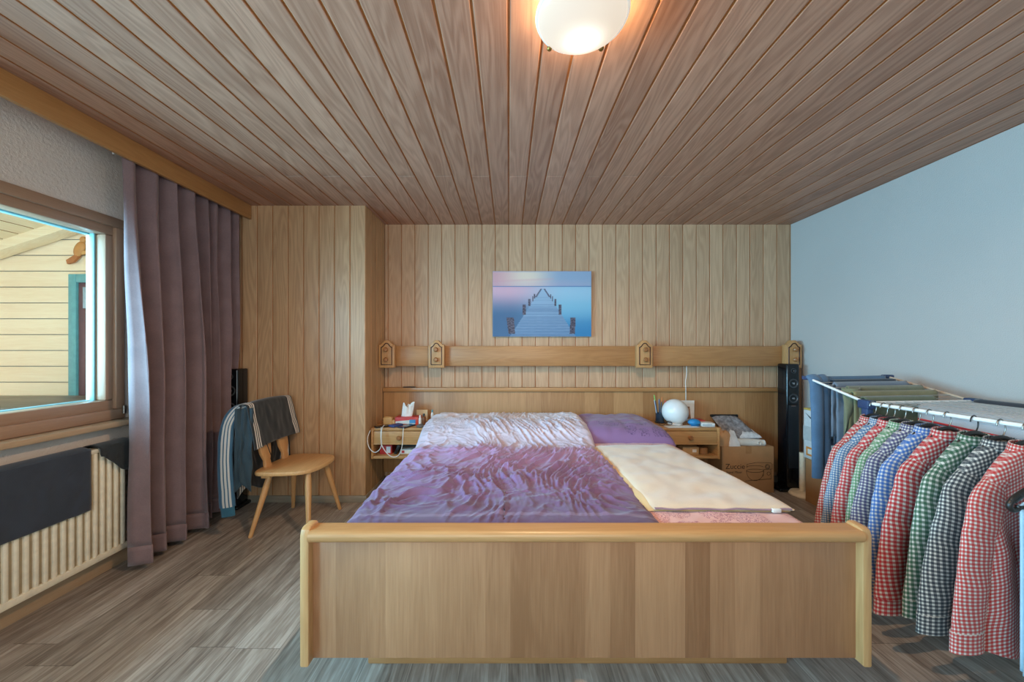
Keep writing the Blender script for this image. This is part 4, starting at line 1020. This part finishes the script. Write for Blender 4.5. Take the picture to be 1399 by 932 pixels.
for p in (J1, J2):
    m = MB(); m.box(p.x-.022, p.x+.022, p.y-.03, p.y+.03, p.z-.028, p.z+.016, .007); m.box(p.x-.016, p.x+.016, p.y-.02, p.y+.015, p.z-.075, p.z-.02, .006); m.build('joint', M['navy_pl'], rk, 'navy plastic joint')
for p in (E1, E2):
    m = MB(); m.box(p.x-.025, p.x+.03, p.y-.02, p.y+.015, p.z-.012, p.z+.012, .006); m.build('end_cap', M['navy_pl'], rk, 'navy plastic corner cap')

# garments over the far wing
def draped(t, u0, u1, lf, lb, mat, label, name, cat, seed, lift=.004, thick=.006, parts=None, wig=.014):
    A, B = J1.lerp(E1, t), J2.lerp(E2, t)
    W = (B-A); Lw = W.length*(u1-u0); nrm = Vector((W.y, -W.x, 0)).normalized()       # towards the camera
    if nrm.y > 0: nrm = -nrm
    tot = lf+.03+lb
    def fn(u, v):
        s = v*tot; P = A+W*lerp(u0, u1, u)
        wv = wig*nz(u*6, v*4, seed)+.4*wig*nz(u*15, v*7, seed+1)
        if s < lf: d = lf-s; q = P+nrm*(.013+abs(wv)*min(1, d*6)+.010*d)+Vector((0, 0, -d*(1+.05*nz(u*3, 0, seed))))
        elif s < lf+.03: a = (s-lf)/.03; q = P+nrm*(.013*math.cos(math.pi*a))+Vector((0, 0, lift+.008*math.sin(math.pi*a)))
        else: d = s-lf-.03; q = P-nrm*(.013+abs(wv)*min(1, d*6))+Vector((0, 0, -d))
        return tuple(q)
    base = A+W*((u0+u1)/2)
    o = thing(name, base, label, cat)
    sheet(fn, 40, 40, Lw, tot).build('cloth' if name != 'hoodie' else 'body', mat, o, smooth=180, mods=[SOLID(thick)])
    return o, A, B, nrm
blue = fabric('slate_blue_sweat', (76, 104, 132), .9)
o, A, B, nr = draped(.97, .10, .93, .40, .38, blue, 'slate blue sweatshirt hung over the far end of the rack, sleeves down', 'hoodie', 'sweatshirt', 3)
for i, (t, dz, off) in enumerate(((.03, .53, .030), (.13, .535, .022))):
    P = A.lerp(B, t)
    mm = MB(); pts = smoothpts([P+Vector((.0, 0, .012)), P+nr*off+Vector((0, 0, -.03)), P+nr*(off+.01)+Vector((.0, 0, -.25)), P+nr*(off+.008)+Vector((.004, 0, -dz))], 5)
    k = len(pts); mm.tube(pts, [lerp(.040, .034, j/(k-1))*(1+.1*nz(j*.5, i, 2)) for j in range(k)], 16, ry=[.018]*k, ref=(1, 0, 0))
    s_ = mm.build('sleeve', blue, o, smooth=60)
    mm = MB(); q = P+nr*(off+.008)+Vector((.004, 0, -dz)); mm.tube([q+Vector((0, 0, .008)), q-Vector((0, 0, .062))], .034, 16, ry=.019, ref=(1, 0, 0)); mm.build('cuff', fabric('slate_blue_rib', (70, 98, 126), .9), s_)
draped(.80, .16, .90, .36, .34, fabric('dark_navy_cloth', (38, 48, 62), .9), 'dark navy trousers hung behind the slate blue sweatshirt', 'trousers', 'trousers', 7, .006)
draped(.66, .10, .93, .33, .30, fabric('grey_blue_cloth', (104, 116, 132), .9), 'grey blue shirt folded over the rack between navy and olive clothes', 'shirt', 'shirt', 9, .008)
olive = fabric('olive_cotton', (110, 112, 88), .9)
o, A, B, nr = draped(.48, .12, .93, .30, .30, olive, 'olive green t-shirt hung over the middle of the rack wing', 't-shirt', 't-shirt', 13, .010)
P = A.lerp(B, .06)
sheet(lambda u, v: tuple(P+nr*(.03+.03*math.sin(u*4+v*2))+Vector((lerp(-.03, .10, u)*(1+.25*v), 0, .012-v*lerp(.24, .18, u)+.015*math.sin(u*8)*v))), 20, 20, .12, .22).build('sleeve', olive, o, smooth=180, mods=[SOLID(.006)])
draped(.30, .05, .90, .27, .24, fabric('olive_khaki', (122, 116, 82), .9), 'khaki olive shorts hung on the wing close to the rack joint', 'shorts', 'shorts', 17, .008)
draped(.10, .03, .70, .20, .18, fabric('dark_olive', (92, 98, 76), .9), 'dark olive t-shirt hanging behind the first shirt hangers', 't-shirt', 't-shirt', 19, .006, wig=.03)

# white cloth lying over the wires with a red trim
wc = thing('tablecloth', (2.22, 1.60, RZ), 'white cloth with a red trim line lying over the rack wires behind the shirts', 'cloth')
wmt = fabric('white_linen', (178, 182, 188), .85, 300, .05)
def wcf(u, v):
    y = lerp(1.88, 1.30, u); xo = 2.115+.055*(1.88-y); s = v*.66
    if s < .34: d = .34-s; return (xo-.01-.012*abs(nz(u*5, v*4, 3)), y, RZ-.002-d*(1+.04*nz(u*4, 0, 2)))
    d = s-.34; return (xo+d*.8, y, RZ-.003+.003*nz(u*8, v*8, 6))
sheet(wcf, 40, 40, .58, .66).build('cloth', wmt, wc, smooth=180, mods=[SOLID(.004)])
m = MB(); m.tube([(2.098+.055*(1.88-y), y, RZ-.085-.06*(1.88-y)) for y in [1.875-.02*i for i in range(20)]], .005, 8, ry=.003); m.build('red_trim', fabric('red_trim', (196, 56, 60)), wc, 'red trim line')
def dk(u, v):
    y = lerp(1.86, 1.32, u); xo = 2.375+.055*(1.88-y); s = v*.25
    if s < .11: return (xo-.012, y, RZ+.012-(.11-s)*.9)
    if s < .14: a = (s-.11)/.03; return (xo-.012+.024*a, y, RZ+.012+.006*math.sin(math.pi*a))
    return (xo+.012, y, RZ+.012-(s-.14)*.9)
one(sheet(dk, 30, 16, .5, .25), 'towel', fabric('dark_towel', (44, 46, 52)), 'narrow dark towel hung over the rack wires nearest the right wall', 'towel', smooth=180, mods=[SOLID(.004)])

# ------------------------------------------------------------------ hangers and checked shirts
def railpt(u):
    best = None
    for i in range(0, 211):
        p = J1+dirn*(i*.005); uu = CX+F*p.x/p.y
        if best is None or abs(uu-u) < best[0]: best = (abs(uu-u), p)
    return best[1]
def make_hanger(mat_bar, mat_hook, thick=.006, curl=False, hw=.155):
    h = bpy.data.objects.new('clothes_hanger', None); COL.objects.link(h)
    hk = [(0, .0, -.055)]; hk = [(0, 0, -.085), (0, 0, -.055), (0, -.004, -.042)]
    for i in range(9):
        a = R(-60+i*30); hk.append((0, -.020*math.cos(a)*(-1)*-1 if False else .0, 0))
    hk = [(0, 0, -.07), (0, 0, -.056), (.012, 0, -.043), (.0175, 0, -.022), (.0135, 0, .000), (0, 0, .0125), (-.0135, 0, .004), (-.017, 0, -.012)]
    MB().tube(smoothpts(hk, 5), .0022 if not curl else .0045, 8).build('hook', mat_hook, h, smooth=180)
    m = MB(); pts = smoothpts([(-hw, 0, -.215), (-hw*.92, 0, -.200), (-.09, 0, -.128), (-.045, 0, -.072), (0, 0, -.056), (.045, 0, -.072), (.09, 0, -.128), (hw*.92, 0, -.200), (hw, 0, -.215)], 4)
    m.tube(pts, [thick*1.5]*len(pts), 10, ry=thick, ref=(0, 0, 1)); m.build('shoulder_bar', mat_bar, h, smooth=180)
    if curl:
        m = MB()
        for s in (-1, 1):
            m.tube(smoothpts([(s*hw*.90, 0, -.193), (s*hw, 0, -.212), (s*hw*1.05, 0, -.228), (s*hw*1.01, 0, -.242), (s*hw*.93, 0, -.240), (s*hw*.91, 0, -.228)], 5), .008, 10)
        m.build('curled_end', mat_bar, h, smooth=180)
        m = MB(); m.tube([(-hw*.93, 0, -.236), (hw*.93, 0, -.236)], .006, 10); m.build('trouser_bar', mat_bar, h)
    return h
def make_shirt(mat, seed, wk=1.0, lk=1.0):
    """button shirt hanging from its hanger; origin on the rail, x across, z down"""
    s = bpy.data.objects.new('checked_shirt', None); COL.objects.link(s)
    sec = [(-.072, .050, .022), (-.086, .066, .025), (-.104, .090, .025), (-.128, .116, .025), (-.155, .142, .025), (-.190, .170, .024), (-.235, .188, .023),
           (-.30, .196, .024), (-.42, .206, .025), (-.54, .214, .026), (-.66, .222, .027), (-.76, .224, .027)]
    n = 56; m = MB(); rows = []
    sub = []
    for i in range(len(sec)-1):
        for k in range(4):
            t = k/4; sub.append(tuple(lerp(sec[i][q], sec[i+1][q], t) for q in range(3)))
    sub.append(sec[-1])
    vs, fs, uv = [], [], []
    for (z, w, d) in sub:
        for k in range(n):
            a = 2*math.pi*k/n; ca, sa = math.cos(a), math.sin(a)
            x = w*wk*math.copysign(abs(ca)**.75, ca); zz = z*lk if z < -.2 else z
            fold = sstep(-.15, -.5, z)*1.0
            y = d*math.copysign(abs(sa)**.6, sa)*(1+.45*fold*math.sin(x*38+seed*2.1+z*4)) + fold*.012*nz(x*7, z*5, seed) + .006*fold*nz(x*16+z*9, z*8, seed+3)
            if z < -.70: zz -= .035*(1-min(1, abs(x/(.225*wk)))**2)*(1 if z < -.73 else .5)
            x += .012*fold*nz(x*4, z*4, seed+7)
            vs.append((x, y, zz))
    for j in range(len(sub)-1):
        for k in range(n):
            k2 = (k+1) % n
            fs.append([j*n+k, (j+1)*n+k, (j+1)*n+k2, j*n+k2])
            def U(jj, kk, wrap):
                a = 2*math.pi*kk/n
                xx, zz = vs[jj*n+(kk % n)][0], vs[jj*n+(kk % n)][2]
                return (xx+(0 if a <= math.pi else 3.003)+.10*max(0, zz+.55), zz+.42*max(0, abs(xx)-.03))
            uv.append([U(j, k, 0), U(j+1, k, 0), U(j+1, k2 if k2 else 0, 0), U(j, k2 if k2 else 0, 0)])
    fs.append(list(range(n))); uv.append([(vs[i][0], vs[i][1]) for i in range(n)])
    m.add(vs, fs, 0, uv); m.build('body', mat, s, smooth=60)
    # collar: a folded band round the neck
    m = MB()
    def col(u, v):
        a = 2*math.pi*u+math.pi/2; r = lerp(.052, .064, v)
        z = -.060-.036*v - .010*abs(math.cos(a))*0 + .006*math.sin(a)
        return (r*math.cos(a)*1.1, (.026+.006*v)*math.sin(a), z)
    m.grid(col, 32, 6, lambda a, b: (a*.36+.5, b*.04+.3)); m.build('collar', mat, s, smooth=180, mods=[SOLID(.004)])
    for sd in (-1, 1):
        sw_ = .01*math.sin(seed*3+sd)
        P = [(sd*.108*wk, 0, -.182), (sd*.150*wk, -.005, -.236), (sd*(.188*wk), -.010, -.33), (sd*(.220*wk+sw_*.5), -.013, -.43), (sd*(.248*wk+sw_), -.015, -.57), (sd*(.266*wk+sw_), -.015, -.70*lk)]
        pts = smoothpts(P, 5); k = len(pts)
        rr = [lerp(.074, .062, i/(k-1))*(.46+.54*sstep(0, .30, i/(k-1)))*(1+.06*nz(i*.6, seed, sd)) for i in range(k)]
        r2 = [.019*(1+.35*nz(i*.5, seed, sd+4)) for i in range(k)]
        mm = MB(); mm.tube(pts, rr, 22, ry=r2, ref=(1, 0, 0), uvrot=sd*.16); sl_ = mm.build('sleeve', mat, s, smooth=60)
        q = Vector(P[-1]); mm = MB(); mm.tube([q+Vector((0, 0, .006)), q+Vector((sd*.001, 0, -.025)), q+Vector((sd*.002, -.001, -.062))], [.063, .062, .064], 22, ry=[.020]*3, ref=(1, 0, 0)); mm.build('cuff', mat, sl_, smooth=60)
    return s
RED, GRN, NAV, BLU, BLK, LBL = (164, 38, 38), (66, 104, 72), (62, 62, 96), (44, 92, 158), (46, 50, 56), (92, 134, 160)
G = {}
def gm(k, c, p): G[k] = gingham('gingham_'+k, c, p); return G[k]
hm, hs = plain('black_hanger', (34, 30, 28), .4), M['steel']
shirts = [
    (1192.5, gm('red_small', RED, .0125), 'red and white checked shirt furthest along the rail, beside the rack joint', 0),
    (1207, gm('blue_small', (62, 100, 138), .0105), 'fine blue and white checked shirt, second along from the rack joint', 1),
    (1219, gm('red_mid', (176, 40, 48), .014), 'red and white checked shirt between the fine blue and pale green ones', 2),
    (1233, gm('green_pale', (88, 128, 92), .013), 'pale green checked shirt between a red and a purplish navy one', 3),
    (1252, gm('navy_purple', (66, 62, 100), .013), 'purplish navy checked shirt hanging next to the pale green one', 4),
    (1271, gm('blue_bright', BLU, .0145), 'bright blue checked shirt squeezed behind the large red one', 5),
    (1294, gm('red_large', (168, 28, 34), .016), 'deep red wide-checked shirt hanging next to the dark green one', 6),
    (1331, gm('green_dark', (44, 84, 60), .0165), 'dark green wide-checked shirt on the thick dark hook', 7),
    (1367, gm('black_check', (40, 46, 54), .0135), 'black and white checked shirt behind the foremost red one', 8),
    (1402, gm('red_front', (172, 42, 38), .0125), 'foremost red and white checked shirt, largest and fully visible on the rail', 9),
]
hl = ['furthest along the rail', 'holding the fine blue checked shirt', 'holding the red shirt beside the pale green one', 'holding the pale green checked shirt', 'holding the purplish navy checked shirt',
      'holding the bright blue checked shirt', 'holding the deep red wide-checked shirt', 'with a thick dark hook holding the dark green shirt', 'holding the black and white checked shirt', 'holding the foremost red checked shirt']
def copy_tree(o, parent=None):
    c = o.copy(); COL.objects.link(c)
    if parent is not None: c.parent = parent
    for k in list(o.children): copy_tree(k, c)
    return c
h0 = make_hanger(hm, hs); h1 = None
for i, (u, mt, lab, sd) in enumerate(shirts):
    p = railpt(u); yaw = R((3, -3, 2, 4, -2, 1, 3, 5, 2, 6)[i])
    if i == 7: h = make_hanger(hm, hm, .007, False)
    else: h = h0 if i == 0 else copy_tree(h0)
    tag(h, 'dark clothes hanger '+hl[i], 'hanger', 'hangers on the rack rail')
    h.location = p; h.rotation_euler = (0, 0, yaw)
    s = make_shirt(mt, i+1.3, (1, .98, 1, 1, .98, .97, 1.0, 1.04, 1.02, 1.05)[i], (.98, .94, .97, 1, 1.0, 1.02, 1.06, .98, 1.0, 1.0)[i])
    tag(s, lab, 'shirt', 'checked shirts on the rack rail')
    s.location = p; s.rotation_euler = (0, 0, yaw)
# nearest hanger with pale blue trousers
p = J1+dirn*.665
h = make_hanger(hm, hm, .008, True, .225); tag(h, 'thick black hanger with a curled end, nearest on the rail', 'hanger', 'hangers on the rack rail'); h.location = p; h.rotation_euler = (0, 0, R(2))
tr = thing('trousers', p+Vector((0, 0, -.236)), 'pale blue trousers folded over the nearest thick black hanger', 'trousers')
def trf(u, v):
    s = v*1.12; x = p.x+lerp(-.172, .19, u); zb_ = p.z-.228; yy = p.y+.002*nz(u*6, v*3, 2)
    if s < .55: d = .55-s; return (x-.035*d+.006*nz(u*4, v*4, 1), yy-.010-.008*abs(nz(u*5, v*5, 8)), zb_-d)
    if s < .57: a = (s-.55)/.02; return (x, yy-.010+.020*a, zb_+.006*math.sin(math.pi*a))
    return (x, yy+.010, zb_-(s-.57))
lbm = fabric('pale_blue_cotton', (160, 190, 208), .85)
sheet(trf, 24, 60, .3, 1.12).build('cloth', lbm, tr, smooth=180, mods=[SOLID(.006)])

# ------------------------------------------------------------------ light
def area(name, loc, rot, sx, sy, col, e, spread=180):
    l = bpy.data.lights.new(name, 'AREA'); l.shape = 'RECTANGLE'; l.size = sx; l.size_y = sy; l.color = col; l.energy = e; l.spread = R(spread)
    o = bpy.data.objects.new(name, l); COL.objects.link(o); o.location = loc; o.rotation_euler = rot; return o
area('daylight_side', (-3.35, -.1, 1.45), (R(90), 0, R(-90)), 3.6, 1.7, (.31, .71, 1.0), 680, 150)
area('fill_rear', (-.1, YF-.28, 1.5), (R(90), 0, 0), 2.4, 1.3, (.90, .94, 1.0), 56)  # added soft fill from behind the camera, through the added window
l = bpy.data.lights.new('lamp_bulb', 'POINT'); l.energy = 15; l.color = (1, .70, .38); l.shadow_soft_size = .03
o = bpy.data.objects.new('lamp_bulb', l); COL.objects.link(o); o.location = (LX+.01, LY+.02, 2.352)
l = bpy.data.lights.new('lamp_glow', 'SPOT'); l.energy = 88; l.color = (1, .66, .38); l.shadow_soft_size = .022; l.spot_size = R(178); l.spot_blend = .5
o = bpy.data.objects.new('lamp_glow', l); COL.objects.link(o); o.location = (LX+.012, LY+.05, 2.262)
wd = bpy.data.worlds.new('sky'); SC.world = wd; wd.use_nodes = True
bg = wd.node_tree.nodes.get('Background') or wd.node_tree.nodes.new('ShaderNodeBackground')
bg.inputs[0].default_value = (1.0, .92, .82, 1); bg.inputs[1].default_value = 1.9

# ------------------------------------------------------------------ camera
cam = bpy.data.cameras.new('camera'); co = bpy.data.objects.new('camera', cam); COL.objects.link(co); SC.camera = co
co.location = (0, 0, EYE); co.rotation_euler = (R(90), 0, 0)
cam.sensor_width = 36; cam.lens = 36*F/1399; cam.shift_x = (699.5-CX)/1399; cam.shift_y = (CY-466)/1399; cam.clip_start = .02
vs_ = SC.view_settings
vs_.view_transform = 'Standard'; vs_.look = 'None'; vs_.gamma = 1; vs_.use_curve_mapping = False; vs_.exposure = -.22
SC.cycles.use_denoising = True
SC.cycles.max_bounces = 8; SC.cycles.diffuse_bounces = 5
